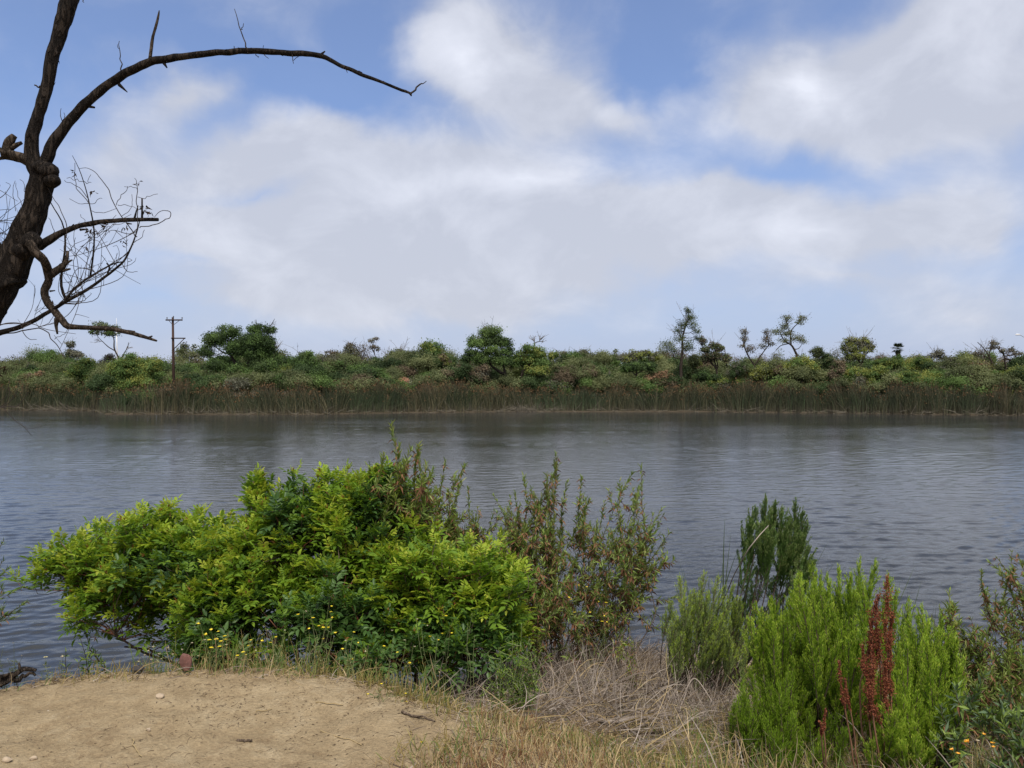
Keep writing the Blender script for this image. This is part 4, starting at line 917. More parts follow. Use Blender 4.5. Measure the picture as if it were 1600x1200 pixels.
TW = [[(190, 115, 2.2), (188, 95, 1.6), (187, 78, 1.3), (186, 63, .9)], [(187, 78, 1), (183, 70, .7)], [(386, 76, 2.2), (380, 58, 1.8), (374, 38, 1.5), (366, 13, .9)], [(376, 46, 1.2), (381, 38, .9)], [(98, 193, 1.6), (95, 183, 1.2), (95, 170, .8)], [(97, 190, 1.2), (101, 184, 1), (102, 176, .8)], [(642, 147, 3.2), (650, 138, 2.8), (658, 132, 2.2), (667, 127, 1)], [(366, 76, 1.2), (366, 71, .8)], [(412, 78, 1.2), (411, 72, .8)], [(400, 85, 1.3), (404, 91, .8)], [(414, 85, 1.2), (419, 92, .8)], [(457, 86, 1.5), (459, 98, .9)], [(466, 88, 1.2), (459, 95, .8)], [(540, 108, 1.2), (543, 114, .8)], [(125, -10, 2), (132, 4, 1)], [(66, 137, 3), (57, 135, 2.4), (53, 132, 1.6)],
      [(214, 370, 1.8), (198, 350, 1.6), (180, 320, 1.5), (165, 292, 1.4), (152, 272, 1.1), (138, 264, .9), (124, 263, .7)], [(218, 356, 1.6), (240, 352, 1.5), (258, 345, 1.4), (267, 335, 1.3), (262, 329, 1.2), (250, 330, 1), (243, 339, .8)],
      [(212, 366, 1.6), (216, 340, 1.4), (213, 310, 1.4), (215, 285, 1), (212, 279, .6)], [(214, 296, 1), (205, 292, .8), (195, 291, .6)], [(199, 291, .8), (190, 308, 1), (181, 320, 1)], [(140, 320, 1.4), (125, 300, 1.2), (117, 285, 1), (115, 255, .8)],
      [(139, 312, 1.2), (122, 292, 1), (108, 285, .8), (98, 282, .6)], [(136, 287, 1), (122, 281, .9), (104, 277, .7)], [(140, 318, 1), (150, 316, .9), (160, 308, .7)], [(140, 318, 1), (125, 319, .8), (109, 311, .7)], [(138, 285, .8), (139, 273, .6)], [(136, 287, .8), (142, 284, .6)],
      [(142, 330, 1), (165, 332, .9), (182, 327, .7)], [(184, 320, 1), (200, 322, .8), (213, 326, .7)], [(215, 308, .9), (230, 308, .9), (244, 301, .7)], [(190, 338, 1), (200, 331, .8), (206, 320, .8), (206, 305, .7)],
      [(103, 372, 1.6), (104, 350, 1.4), (92, 325, 1.2), (78, 300, 1), (66, 288, .8)], [(60, 380, 1.6), (57, 360, 1.2), (52, 350, 1)], [(147, 370, 1), (160, 364, .9), (170, 356, .8)], [(190, 412, 1.4), (201, 424, 1), (214, 423, .8)], [(194, 405, 1), (194, 420, .7)], [(208, 380, 1.2), (219, 372, 1), (226, 360, .8)],
      [(0, 524, 2), (35, 517, 2), (60, 512, 1.8), (72, 520, 1.6), (88, 538, 1.4), (98, 556, 1)], [(35, 517, 1.2), (45, 528, 1), (57, 530, .8)], [(-20, 508, 2), (20, 505, 1.4), (50, 506, 1.2), (75, 515, 1), (120, 523, .7)], [(60, 512, 1.2), (75, 505, 1), (84, 490, .8)], [(85, 530, 1), (100, 522, .8), (108, 515, .7)],
      [(-30, 520, 3), (0, 508, 2), (25, 504, 1.2), (40, 506, .8)], [(-40, 300, 2), (-10, 310, 1.4), (10, 300, 1), (17, 290, .8), (11, 285, .6)], [(-40, 390, 2), (-8, 370, 1.4), (15, 355, 1.2), (30, 335, 1), (34, 325, .7)], [(-30, 360, 2), (0, 346, 1.2), (30, 345, .8)], [(0, 346, 1), (12, 330, .8), (10, 300, .6)], [(0, 345, 1), (-6, 320, .8), (0, 290, .6)],
      [(-30, 420, 2), (0, 390, 1.2), (16, 368, 1), (10, 350, .8)], [(38, 330, 1), (28, 305, .8), (24, 285, .6)], [(24, 330, 1), (20, 305, .9), (22, 283, .6)], [(42, 310, .9), (38, 290, .8), (32, 280, .6)],
      [(-60, 655, 3), (-10, 642, 2), (10, 632, 1.4), (25, 615, 1), (30, 592, .7)], [(-20, 640, 2), (8, 636, 1.6), (25, 634, 1.3), (35, 624, 1), (44, 613, .7)], [(0, 636, 1.4), (14, 625, 1), (15, 600, .8), (14, 590, .6)], [(8, 638, 1.2), (22, 655, 1.1), (40, 668, 1), (49, 681, .8)], [(42, 670, .8), (64, 667, .5)], [(-5, 636, 1), (8, 620, .8), (12, 612, .6)],
      [(135, 360, 1), (132, 345, .8), (125, 338, .6)], [(100, 395, 1.2), (112, 388, 1), (118, 372, .8)], [(82, 375, 1.2), (84, 355, 1), (78, 338, .8)]]
for k, pts in enumerate(TW):
    e = smooth_path(px_path([(*p_[:3], .02 * math.sin(k * 1.7)) for p_ in pts], D), 6 + 5 * len(pts), .003, r); tm_ = MB(); tm_.tube(e[:, :3], np.maximum(e[:, 3], .0011), 5, 0, .05, False); tm_.build('twig', M_TW, willow)
# fans of fine hanging twiglets springing from the living branch
allq = np.concatenate([lq[40:], smooth_path(px_path([(101, 472, 5), (115, 452, 4), (135, 436, 3.4), (155, 424, 3), (175, 413, 2.4)], D), 30), smooth_path(px_path([(103, 468, 5), (97, 420, 3.6), (102, 385, 3)], D), 20)])
ends = []
for k in range(26):
    s_ = allq[r.integers(0, len(allq))]; u_ = r.random()
    tgt = P(r.uniform(95, 215), r.uniform(345, 455), D + r.normal(0, .12)) if k < 18 else P(r.uniform(15, 120), r.uniform(430, 545), D + r.normal(0, .1))
    if np.linalg.norm(tgt - s_[:3]) > .42: tgt = s_[:3] + _unit(tgt - s_[:3]) * .3
    md = (s_[:3] + tgt) / 2 + r.normal(0, .045, 3)
    e = smooth_path(np.array([s_[:3], md, tgt, tgt + (tgt - md) * .4 + r.normal(0, .03, 3)]), 14)
    mb.tube(e, np.linspace(.0021, .0010, 14), 4, 0, .05, False); ends.append(e[-1])
    for j in range(2):
        a_ = e[r.integers(4, 12)]; e2 = a_ + r.normal(0, .05, 3) + [0, 0, .03]
        mb.tube(smooth_path(np.array([a_, (a_ + e2) / 2 + r.normal(0, .012, 3), e2]), 7), np.linspace(.0014, .0008, 7), 4, 0, 0, False)
for k in range(26):       # twigs behind, left of the trunk
    s_ = P(r.uniform(-60, 0), r.uniform(300, 440), D + .1); e2 = P(r.uniform(0, 45), r.uniform(290, 420), D + r.normal(.1, .1))
    e = smooth_path(np.array([s_, (s_ + e2) / 2 + r.normal(0, .04, 3), e2]), 12); mb.tube(e, np.linspace(.002, .0009, 12), 4, 0, 0, False)
mb.build('twigs', M_TW, willow)
mb = MB()
for px_, py_, n_, s_ in ((142, 366, 20, .03), (162, 353, 16, .02), (224, 325, 12, .02), (234, 333, 6, .012), (216, 287, 6, .01), (117, 268, 6, .01), (194, 355, 5, .01), (145, 298, 5, .008), (192, 379, 6, .01), (134, 382, 5, .01), (-2, 575, 14, .05), (10, 574, 8, .03)):
    c = P(px_, py_, D); p = c + r.normal(0, s_ * .55, (n_, 3)) * [1, .6, 1.1]
    mb.inst(LEAFS, p, rand_dir(n_, r) + [0, 0, -.6], rand_dir(n_, r), r.uniform(.015, .035, n_), r.uniform(.006, .012, n_))
mb.build('withered_leaves', leaf_mat("withered_leaf", [(.02, .014, .01), (.06, .038, .022)], .8, .1, .1, 3), willow, smooth=False)

# ------------------------------------------------------------------ foreground shrubs: helpers
def frame_of(a):
    a = _unit(a); h = np.where(np.abs(a[..., 2:3]) < .9, np.array([0, 0, 1.0]), np.array([1.0, 0, 0]))
    u = _unit(np.cross(h, a)); v = np.cross(a, u)
    return a, u, v

def pinnate(mb, p, axis_, r, K=7, pairs=4, rach=.11, ll=.05, lw=.021, mats=(0, 1), young=.3, up=.5):
    """sprigs of feathered leaves: p tips, axis_ shoot directions"""
    n = len(p); a, u, v = frame_of(axis_)
    j = np.arange(K)[None]; ph = j * 2.4 + r.uniform(0, 6.28, (n, 1)) + r.normal(0, .2, (n, K))
    th = np.interp(np.arange(K), [0, K - 1], [.45, 1.45])[None] + r.normal(0, .15, (n, K))
    side = u[:, None] * np.cos(ph)[..., None] + v[:, None] * np.sin(ph)[..., None]
    dr = _unit(a[:, None] * np.cos(th)[..., None] + side * np.sin(th)[..., None] + np.array([0, 0, .34]))
    st = p[:, None] - a[:, None] * (np.linspace(0, .13, K)[None] * r.uniform(.8, 1.2, (n, 1)))[..., None]
    L = rach * np.interp(np.arange(K), [0, 2, K - 1], [.55, .9, 1.1])[None] * r.uniform(.75, 1.2, (n, K))
    dr = dr.reshape(-1, 3); st = st.reshape(-1, 3); L = L.ravel(); J = np.tile(np.arange(K), n)
    sd_ = _unit(np.cross(dr, np.array([0, 0, 1.0]) + rand_dir(len(dr), r) * .25)); nrm = np.cross(sd_, dr)
    pos, X, Z, sz, yj = [], [], [], [], []
    for k in range(pairs + 1):
        f = (k + 1.0) / (pairs + 1)
        base = st + dr * (L * f)[:, None] + np.array([0, 0, -.13]) * (L * f * f)[:, None]
        dk = dr + np.array([0, 0, -.18]) * f
        for s_ in ((1, -1) if k < pairs else (0,)):
            pos.append(base); x = _unit(dk * (.55 if s_ else 1) + sd_ * .85 * s_ + r.normal(0, .13, dr.shape)); X.append(x)
            Z.append(_unit(nrm + r.normal(0, .22, dr.shape) + np.array([0, 0, .3]) - sd_ * s_ * .25)); sz.append(L / rach * (1.0 if s_ else 1.15) * (1 - .25 * abs(f - .55))); yj.append(J)
    pos = np.concatenate(pos); X = np.concatenate(X); Z = np.concatenate(Z); sz = np.concatenate(sz); yj = np.concatenate(yj)
    sz = sz * r.uniform(.8, 1.2, len(sz))
    yng = (yj < K * young) 
    for mi, mk in ((mats[0], ~yng), (mats[1], yng)):
        mb.inst(LEAF, pos[mk], X[mk], Z[mk], ll * sz[mk], lw * sz[mk], mi)

def stem_path(b, e, r, n=16, arch=.25, wob=.02):
    L = np.linalg.norm(e - b); h = e - b
    m1 = b + h * .4 + np.array([0, 0, 1]) * L * arch * .5 + r.normal(0, .04, 3) * L
    return smooth_path(np.array([b, m1, e]), n, wob * L, r)

def blob_pts(bl, n, r, shell=.75, lower=.4):
    px, py, dd, rx, ry, rd = bl
    c = P(px, py, dd); a = np.array([rx / F * dd, rd, ry / F * dd])
    u = rand_dir(n, r); rad = np.where(r.random(n) < shell, r.uniform(.85, 1.0, n), r.uniform(.25, .85, n) )
    u[:, 2] = np.where((u[:, 2] < 0) & (r.random(n) > lower), -u[:, 2], u[:, 2])
    return c + u * rad[:, None] * a, u

M_STEM = plain_mat("brown_stem", (0.105, 0.072, 0.050), .8, 0, .35, 15)
M_GSTEM = plain_mat("green_stem", (0.15, 0.175, 0.07), .7, 0, .3, 15)
M_RSTEM = plain_mat("red_stem", (0.20, 0.075, 0.040), .7, 0, .3, 15)
M_PEP = leaf_mat("pepper_leaf", [(0.080, 0.158, 0.018), (0.152, 0.262, 0.026), (0.235, 0.355, 0.038)], .5, .42, .22, 2.2, .55)
M_PEPY = leaf_mat("pepper_young_leaf", [(0.22, 0.33, 0.028), (0.32, 0.42, 0.040), (0.43, 0.45, 0.065)], .5, .42, .22, 3, .7)
M_PEPD = leaf_mat("pepper_deep_leaf", [(0.032, 0.078, 0.020), (0.064, 0.130, 0.030), (0.105, 0.185, 0.045)], .45, .28, .35, 2.5, .6)
M_PRED = leaf_mat("red_new_leaf", [(0.22, 0.12, 0.035), (0.30, 0.18, 0.05), (0.34, 0.10, 0.04)], .5, .3, .3, 4, .8, tcol=(1.3, 1, .7))

def pepper_shrub(label, blobs, base, nsprig, seed, deep=.25, extra=(), group='broad-leaved bushes on the bank'):
    r = np.random.default_rng(seed)
    bx, by = base; o = thing('leafy_bush', label, 'bush', (bx, by, gz(bx, by)), group)
    ar = np.array([b[3] * b[4] for b in blobs], float); cnt = np.maximum(4, (1.4 * nsprig * ar / ar.sum())).astype(int)
    pts, axs = [], []
    for bl, c_ in zip(blobs, cnt):
        p, u = blob_pts(bl, c_, r); p = p + u * np.abs(r.normal(0, .055, (len(p), 1))) ; pts.append(p); axs.append(_unit(u * .8 + np.array([0, -.15, .75]) + r.normal(0, .25, p.shape)))
    pts = np.concatenate(pts); axs = np.concatenate(axs)
    for ex in extra:
        e = P(*ex[:3]); pts = np.vstack([pts, e[None] + r.normal(0, .035, (ex[3], 3))]); axs = np.vstack([axs, _unit(np.array([[0, 0, 1.0]]) + r.normal(0, .4, (ex[3], 3)))])
    gzp = ground_z(pts[:, 0], pts[:, 1]); ok = pts[:, 2] > np.maximum(gzp, 0) + .05
    ok &= vnoise(pts[:, 0] * 4.3 + seed, pts[:, 2] * 4.3 + pts[:, 1] * 2, 40 + seed) > -.22
    up_ = (axs[:, 2] > .6) & (r.random(len(pts)) < .3); pts[up_] += axs[up_] * r.uniform(.04, .14, (up_.sum(), 1))
    pts, axs = pts[ok], axs[ok]
    lv = MB()
    zt = vnoise(pts[:, 0] * 3 + 9, pts[:, 2] * 3 + pts[:, 1], seed) + .5
    dp = zt < deep
    pinnate(lv, pts[~dp], axs[~dp], r, 7, 4, .112, .054, .022, (0, 1), .36)
    pinnate(lv, pts[dp], axs[dp], r, 7, 4, .118, .056, .024, (2, 0), .16)
    # reddish shoot tips
    tipm = r.random(len(pts)) < .33; tp = pts[tipm]
    for _ in range(5):
        lv.inst(LEAFS, tp + axs[tipm] * .015, axs[tipm] + rand_dir(len(tp), r) * .6, rand_dir(len(tp), r), r.uniform(.02, .045, len(tp)), r.uniform(.007, .012, len(tp)), 3)
    lv.build('foliage', [M_PEP, M_PEPY, M_PEPD, M_PRED], o)
    st = MB(); nb = 9; bases = [np.array([bx + r.normal(0, .16), by + r.normal(0, .12), gz(bx, by) - .06]) for _ in range(nb)]
    mains = []
    far = pts[r.choice(len(pts), nb, replace=False)]
    for b_, e in zip(bases, far):
        q = stem_path(b_, b_ + (e - b_) * .8, r, 18, .2, .02); mains.append(q); st.tube(q, np.linspace(.017, .006, 18), 8, 0, .06)
    M_ = np.concatenate(mains)
    for p, a in zip(pts[::1], axs[::1]):
        dd = np.linalg.norm(M_ - p, axis=1); s_ = M_[np.argmin(dd + r.uniform(0, .12, len(M_)))]
        q = smooth_path(np.array([s_, (s_ + p) / 2 - a * .05 + r.normal(0, .02, 3), p - a * .13, p]), 9)
        st.tube(q, np.linspace(.0048, .0018, 9), 4, 0 if r.random() < .5 else 1, 0, False)
    st.build('stems', [M_STEM, M_RSTEM], o)
    return o

pepper_shrub('large leafy bush on the left whose tip leans far out over the water',
    [(300, 915, 5.9, 125, 80, .5), (190, 885, 6.0, 85, 48, .4), (125, 898, 6.1, 60, 28, .25), (255, 845, 6.0, 50, 32, .3), (350, 872, 5.9, 75, 40, .4), (190, 950, 5.9, 80, 36, .35), (380, 945, 5.5, 100, 62, .4), (85, 884, 6.1, 26, 13, .1)],
    (-2.0, 5.75), 520, 201, .2, [(205, 818, 6.0, 4), (262, 802, 6.0, 5), (62, 880, 6.1, 3), (336, 818, 6.0, 4), (160, 855, 6.0, 3), (120, 862, 6.1, 3), (290, 822, 6.0, 3)])
pepper_shrub('tall leafy bush mid-thicket, rising highest where it meets the narrow-leaved shrub',
    [(540, 845, 5.9, 115, 72, .5), (490, 812, 6.0, 65, 38, .35), (580, 785, 5.9, 55, 40, .35), (592, 778, 6.0, 26, 24, .2), (450, 860, 5.8, 85, 62, .4), (560, 920, 5.6, 105, 60, .4), (628, 858, 5.7, 50, 46, .35), (402, 800, 6.0, 20, 22, .12)],
    (-1.25, 5.6), 520, 202, .42, [(400, 756, 6.0, 6), (412, 775, 6.0, 5), (458, 770, 6.0, 4), (508, 752, 6.0, 5), (572, 742, 6.0, 4), (598, 740, 6.0, 5), (585, 752, 6.0, 3), (545, 762, 6.0, 4), (430, 800, 5.9, 3), (470, 785, 5.9, 3)])
pepper_shrub('dense yellow-green bush on the right side of the thicket, closest to the dry brush',
    [(690, 935, 5.38, 90, 50, .4), (765, 925, 5.28, 50, 38, .3), (630, 925, 5.38, 60, 55, .35), (725, 903, 5.58, 50, 26, .3), (650, 900, 5.58, 45, 26, .3), (690, 985, 5.28, 110, 42, .35), (795, 955, 5.28, 28, 36, .2), (600, 895, 5.58, 40, 36, .3), (785, 915, 5.48, 26, 20, .2)],
    (-.45, 5.4), 400, 203, .15, [(640, 880, 5.0, 4), (805, 905, 5.0, 3), (742, 876, 5.1, 3), (690, 872, 5.1, 3)])
pepper_shrub('low shaded leafy bush along the bank edge behind the yellow wildflowers',
    [(700, 1010, 4.9, 100, 30, .25), (620, 1020, 4.8, 60, 26, .2), (420, 1000, 5.2, 110, 45, .3), (540, 990, 5.15, 90, 55, .3), (330, 1010, 5.3, 60, 40, .25), (600, 1010, 5.05, 70, 40, .25)],
    (-1.3, 5.2), 190, 204, .85)  # mostly dark leaf colour, painting in the shade of the hollow below the thicket

# narrow-leaved shrubs
def narrow_shrub(label, name, base, tips, seed, leafcols=(0, 1, 2), ll=.072, lw=.0145, side=8, dead=.25, group='narrow-leaved shrubs', mats=None, spacing=.006, lower=.38, stemr=.005, sidelen=.24, nbase=.22, stemm=None, leafang=.8):
    r = np.random.default_rng(seed); bx, by = base; zb = gz(bx, by)
    o = thing(name, label, 'shrub', (bx, by, zb), group)
    st = MB(); lv = MB()
    segs = []
    for tp in tips:
        e = P(*tp[:3]); b_ = np.array([bx + r.normal(0, nbase), by + r.normal(0, nbase), max(zb, -.05) - .05])
        q = stem_path(b_, e, r, 26, .12, .018); st.tube(q, np.linspace(stemr, .0016, 26), 6, 0, .05)
        segs.append((q, 1.0)); L = np.linalg.norm(e - b_)
        for k in range(side):
            f = r.uniform(.35, .92); s_ = q[int(f * 25)]; dr = _unit(q[min(25, int(f * 25) + 1)] - q[int(f * 25) - 1] + rand_dir(1, r)[0] * .75 + [0, 0, .25])
            e2 = s_ + dr * sidelen * r.uniform(.5, 1.1) * (1.2 - f * .6); q2 = smooth_path(np.array([s_, s_ + dr * .08, e2 + [0, 0, .04]]), 12, .004, r)
            st.tube(q2, np.linspace(.0026, .0011, 12), 5, 0, 0, False); segs.append((q2, .0))
    for q, main in segs:
        L = np.linalg.norm(np.diff(q, axis=0), axis=1).sum(); n = max(6, int(L * (1 - lower * main) / spacing))
        f = np.sort(r.uniform(lower * main, 1, n)); idx = f * (len(q) - 1); i0 = np.minimum(idx.astype(int), len(q) - 2); w_ = (idx - i0)[:, None]
        p = q[i0] * (1 - w_) + q[i0 + 1] * w_; T = _unit(q[i0 + 1] - q[i0])
        a, u, v = frame_of(T); ph = np.arange(n) * 2.4 + r.uniform(0, 6); sd_ = u * np.cos(ph)[:, None] + v * np.sin(ph)[:, None]
        ang = leafang * (1.25 - .75 * f[:, None]) + r.normal(0, .15, (n, 1))
        X = T * np.cos(ang) + sd_ * np.sin(ang)
        isd = (r.random(n) < dead * (1.5 - f)); X[isd] += np.array([0, 0, -1.1])
        sz = ll * r.uniform(.6, 1.15, n) * (1 - .25 * f)
        Z = T - X * .2 + rand_dir(n, r) * .3
        g_ = ~isd & (r.random(n) < .5); h_ = ~isd & ~g_
        for mk, mi in ((g_, leafcols[0]), (h_, leafcols[1]), (isd, leafcols[2])):
            lv.inst(LEAFS, p[mk], X[mk], Z[mk], sz[mk], lw * sz[mk] / ll * r.uniform(.8, 1.2, mk.sum()), mi)
    lv.build('foliage', mats or [M_WIL, M_WILY, M_WILD], o); st.build('stems', stemm or M_STEM, o)
    return o
M_WIL = leaf_mat("willow_leaf", [(0.12, 0.19, 0.042), (0.21, 0.30, 0.065), (0.30, 0.39, 0.10)], .5, .3, .35, 2, .6)
M_WILY = leaf_mat("willow_leaf_light", [(0.16, 0.22, 0.05), (0.25, 0.31, 0.08), (0.33, 0.34, 0.11)], .5, .35, .35, 3, .7)
M_WILD = leaf_mat("dead_leaf", [(0.11, 0.050, 0.030), (0.20, 0.10, 0.055), (0.29, 0.17, 0.085)], .8, .2, .15, 4, .7, tcol=(1.3, 1, .7))
r = np.random.default_rng(5)
narrow_shrub('tall narrow-leaved shrub with brown dead leaves, its spire the highest point of the thicket', 'narrow_leaf_shrub', (-.95, 6.3),
    [(644, 676, 5.6), (628, 690, 5.6), (650, 705, 5.6), (598, 705, 5.6), (634, 726, 5.6), (655, 740, 5.6), (640, 765, 5.7), (660, 715, 5.6), (647, 690, 5.6), (668, 770, 5.8), (625, 745, 5.6), (672, 745, 5.9), (650, 790, 5.7)], 301, dead=.28, side=18, sidelen=.26, ll=.08, lw=.016)
narrow_shrub('feathery narrow-leaved shrub just right of the highest spire, topped by two brown tips', 'narrow_leaf_shrub', (-.5, 6.2),
    [(733, 724, 6.2), (722, 735, 6.15), (683, 730, 6.1), (706, 745, 6.1), (690, 760, 6.0), (725, 770, 6.1), (712, 790, 6.0), (700, 775, 6.2), (738, 800, 6.0), (675, 785, 6.1), (718, 812, 5.9)], 302, dead=.25, side=16, sidelen=.28, spacing=.0065)
narrow_shrub('narrow-leaved shrub with one leafy green spire and rusty lower leaves, left of the wispy one', 'narrow_leaf_shrub', (.25, 6.3),
    [(874, 716, 6.2), (872, 725, 6.2), (790, 800, 6.1), (810, 790, 6.1), (780, 840, 6.0), (815, 835, 6.0), (826, 742, 6.2), (868, 745, 6.1), (852, 745, 6.1), (885, 750, 6.2), (905, 758, 6.2), (838, 770, 6.0), (860, 790, 6.0), (880, 800, 6.0), (912, 790, 6.1), (922, 775, 6.3), (845, 810, 5.9), (830, 800, 6.1)], 303, dead=.32, side=10, lower=.5)
narrow_shrub('wispy dark-tipped shrub leaning right over the water with sparse brown twigs', 'narrow_leaf_shrub', (.55, 6.2),
    [(1010, 830, 6.2), (930, 820, 6.1), (950, 850, 6.1), (1000, 860, 6.2), (1015, 890, 6.2), (990, 736, 6.4), (1003, 738, 6.4), (1003, 760, 6.3), (985, 775, 6.3), (965, 780, 6.2), (940, 790, 6.2), (1025, 800, 6.3), (1030, 815, 6.3), (1000, 815, 6.2), (975, 810, 6.1), (1048, 840, 6.3), (1045, 865, 6.2), (1022, 812, 6.3), (1040, 848, 6.3), (1020, 840, 6.2), (985, 840, 6.0), (955, 830, 6.0), (1035, 870, 6.2)], 304, dead=.34, side=8, lower=.5, spacing=.008)
narrow_shrub('thin twiggy shrub between the two narrow-leaved ones with nearly bare stems', 'narrow_leaf_shrub', (.0, 6.1),
    [(770, 770, 6.2), (748, 790, 6.1), (735, 812, 6.0), (756, 830, 5.9), (785, 850, 5.8), (805, 860, 5.8), (762, 800, 6.1), (792, 790, 6.2), (806, 780, 6.2), (780, 820, 6.0), (815, 815, 6.1), (798, 830, 6.0), (750, 815, 6.0), (740, 830, 5.9), (820, 840, 5.9), (835, 850, 5.9)], 305, dead=.35, side=11, spacing=.0065, ll=.05)
narrow_shrub('low green narrow-leaved growth in front of the rusty shrubs, right of the dense yellow-green bush', 'narrow_leaf_shrub', (.2, 5.7),
    [(820, 860, 5.6), (840, 880, 5.5), (870, 870, 5.6), (900, 860, 5.7), (930, 880, 5.7), (960, 870, 5.8), (860, 910, 5.4), (890, 905, 5.5), (840, 930, 5.2)], 306, dead=.3, side=7, spacing=.008, sidelen=.22)

# fine-needled broom bushes
BROOM = leaf_mat("broom_needle", [(0.127, 0.228, 0.020), (0.225, 0.356, 0.032), (0.353, 0.490, 0.052)], .5, .35, .3, 3.0, .5)
BROOML = leaf_mat("broom_needle_tip", [(0.286, 0.413, 0.039), (0.420, 0.555, 0.063), (0.571, 0.654, 0.114)], .5, .38, .3, 4, .7)
BROOMG = leaf_mat("broom_needle_grey", [(0.150, 0.213, 0.063), (0.241, 0.320, 0.107), (0.353, 0.413, 0.156)], .55, .3, .3, 3, .6)
BROOMD = leaf_mat("broom_needle_dark", [(0.053, 0.107, 0.028), (0.097, 0.175, 0.042), (0.161, 0.262, 0.068)], .5, .28, .3, 3, .6)
def broom(label, base, plumes, seed, nl=.026, nw=.0032, dens=1.0, mats=(BROOM, BROOML), stems=True, wid=.07, name='broom_bush', group='fine-needled broom bushes', lower=.1, stemr=.007):
    r = np.random.default_rng(seed); bx, by = base; zb = gz(bx, by)
    o = thing(name, label, 'bush', (bx, by, zb), group)
    st = MB(); lv = MB()
    for pl in plumes:
        tip = P(*pl[:3]); L = pl[3] * (r.uniform(1.1, 1.75) if seed == 401 else 1); b_ = np.array([bx + r.normal(0, .07), by + r.normal(0, .07), zb - .04])
        dr = _unit(_unit(tip - b_) * .55 + np.array([0, 0, .75]) + r.normal(0, .15, 3)); foot = tip - dr * L
        q0 = smooth_path(np.array([b_, (b_ + foot) / 2 + r.normal(0, .03, 3) + (foot - b_) * [.08, .08, -.05], foot, tip]), 26)
        st.tube(q0, np.linspace(stemr, .0012, 26), 5, 0, .04, False)
        for k in range(9 if seed == 401 else 0):       # half-bare twigs below the heads
            s_ = q0[r.integers(7, 19)]; e = s_ + _unit(dr + rand_dir(1, r)[0] * .6) * r.uniform(.08, .2); qq = smooth_path(np.array([s_, (s_ + e) / 2 + r.normal(0, .008, 3), e]), 8)
            st.tube(qq, np.linspace(.0022, .001, 8), 4, 0, 0, False); nn = 60; w_ = r.uniform(.25, 1, nn)[:, None]; sd_ = rand_dir(nn, r)
            lv.inst(LEAFS, s_ * (1 - w_) + e * w_ + r.normal(0, .004, (nn, 3)), _unit(e - s_) + sd_ * .5, sd_, r.uniform(.014, .028, nn), nw, 0)
        # side shoots carry the needles, making a spire
        ns = int(17 * L / .35 * dens ** .5) + 4
        for k in range(ns + 1):
            f = (k + .5) / ns if k < ns else 0.0
            s_ = foot + (tip - foot) * f; ll_ = (wid * (1 - f) ** .8 * 2.4 + .025) * r.uniform(.7, 1.2)
            dd = _unit(dr + rand_dir(1, r)[0] * .36) if k < ns else dr
            if k == ns: ll_ = L * 1.0
            e = s_ + dd * ll_ + [0, 0, ll_ * .12]
            nn = int(ll_ / .0024 * dens); w_ = r.uniform(lower if k < ns else 0, 1, nn)[:, None]
            p = s_ * (1 - w_) + e * w_ + r.normal(0, .003, (nn, 3)); sd_ = rand_dir(nn, r); X = _unit(dd * 1.0 + sd_ * .42)
            szz = nl * r.uniform(.6, 1.2, nn) * (1 - .35 * w_[:, 0])
            tipf = (w_[:, 0] > .62) & (r.random(nn) < .6)
            lv.inst(LEAFS, p[~tipf], X[~tipf], sd_[~tipf], szz[~tipf], nw * r.uniform(.8, 1.3, (~tipf).sum()), 0)
            lv.inst(LEAFS, p[tipf], X[tipf], sd_[tipf], szz[tipf] * .9, nw * r.uniform(.8, 1.2, tipf.sum()), 1)
            if k % 2 == 0: st.tube(np.array([s_, (s_ + e) / 2, e]), [.0016, .0013, .0008], 4, 0, 0, False)
    lv.build('foliage', list(mats), o, smooth=False); st.build('stems', M_STEM, o)
    return o
def fill(cx, cy, rx, ry, n, d, dj, L, r, dome=True):
    out = []
    for k in range(n):
        a_ = r.uniform(0, 6.28); q = math.sqrt(r.random()); x, y = cx + rx * q * math.cos(a_), cy + ry * q * math.sin(a_)
        out.append((x, y, d + r.normal(0, dj) - .1 * (y - cy) / ry, 1.2 * L * r.uniform(.75, 1.25)))
    return out
r = np.random.default_rng(31)
# the two-headed upright broom with bare lower stems
broom('upright two-headed broom bush with bare twisted lower stems, standing against the water', (1.55, 5.95),
    [(1196, 784, 5.7, .30), (1212, 790, 5.7, .3), (1180, 800, 5.7, .3), (1222, 800, 5.7, .28), (1172, 818, 5.6, .26), (1205, 806, 5.6, .3), (1228, 822, 5.7, .25), (1190, 825, 5.55, .26), (1210, 835, 5.5, .26), (1178, 850, 5.6, .25), (1196, 835, 5.5, .22),
     (1243, 790, 5.75, .28), (1255, 805, 5.75, .28), (1236, 815, 5.7, .26), (1262, 825, 5.7, .25), (1250, 840, 5.65, .26), (1262, 862, 5.6, .25), (1240, 855, 5.6, .24), (1253, 880, 5.6, .22), (1225, 870, 5.7, .2), (1270, 880, 5.6, .2)],
    401, mats=(BROOMD, BROOMG), dens=1.25, wid=.095, stemr=.008, nl=.03, nw=.004)
broom('pale feathery grey-green broom bush left of the two-headed one', (1.1, 5.6),
    fill(1112, 975, 62, 52, 44, 5.25, .12, .3, r) + [(1062, 905, 5.3, .34), (1100, 900, 5.3, .34), (1122, 905, 5.3, .34), (1146, 918, 5.3, .3), (1085, 930, 5.3, .3), (1158, 940, 5.3, .28), (1050, 945, 5.3, .3)], 402, mats=(BROOMG, BROOML), dens=.85, wid=.07, nw=.003)
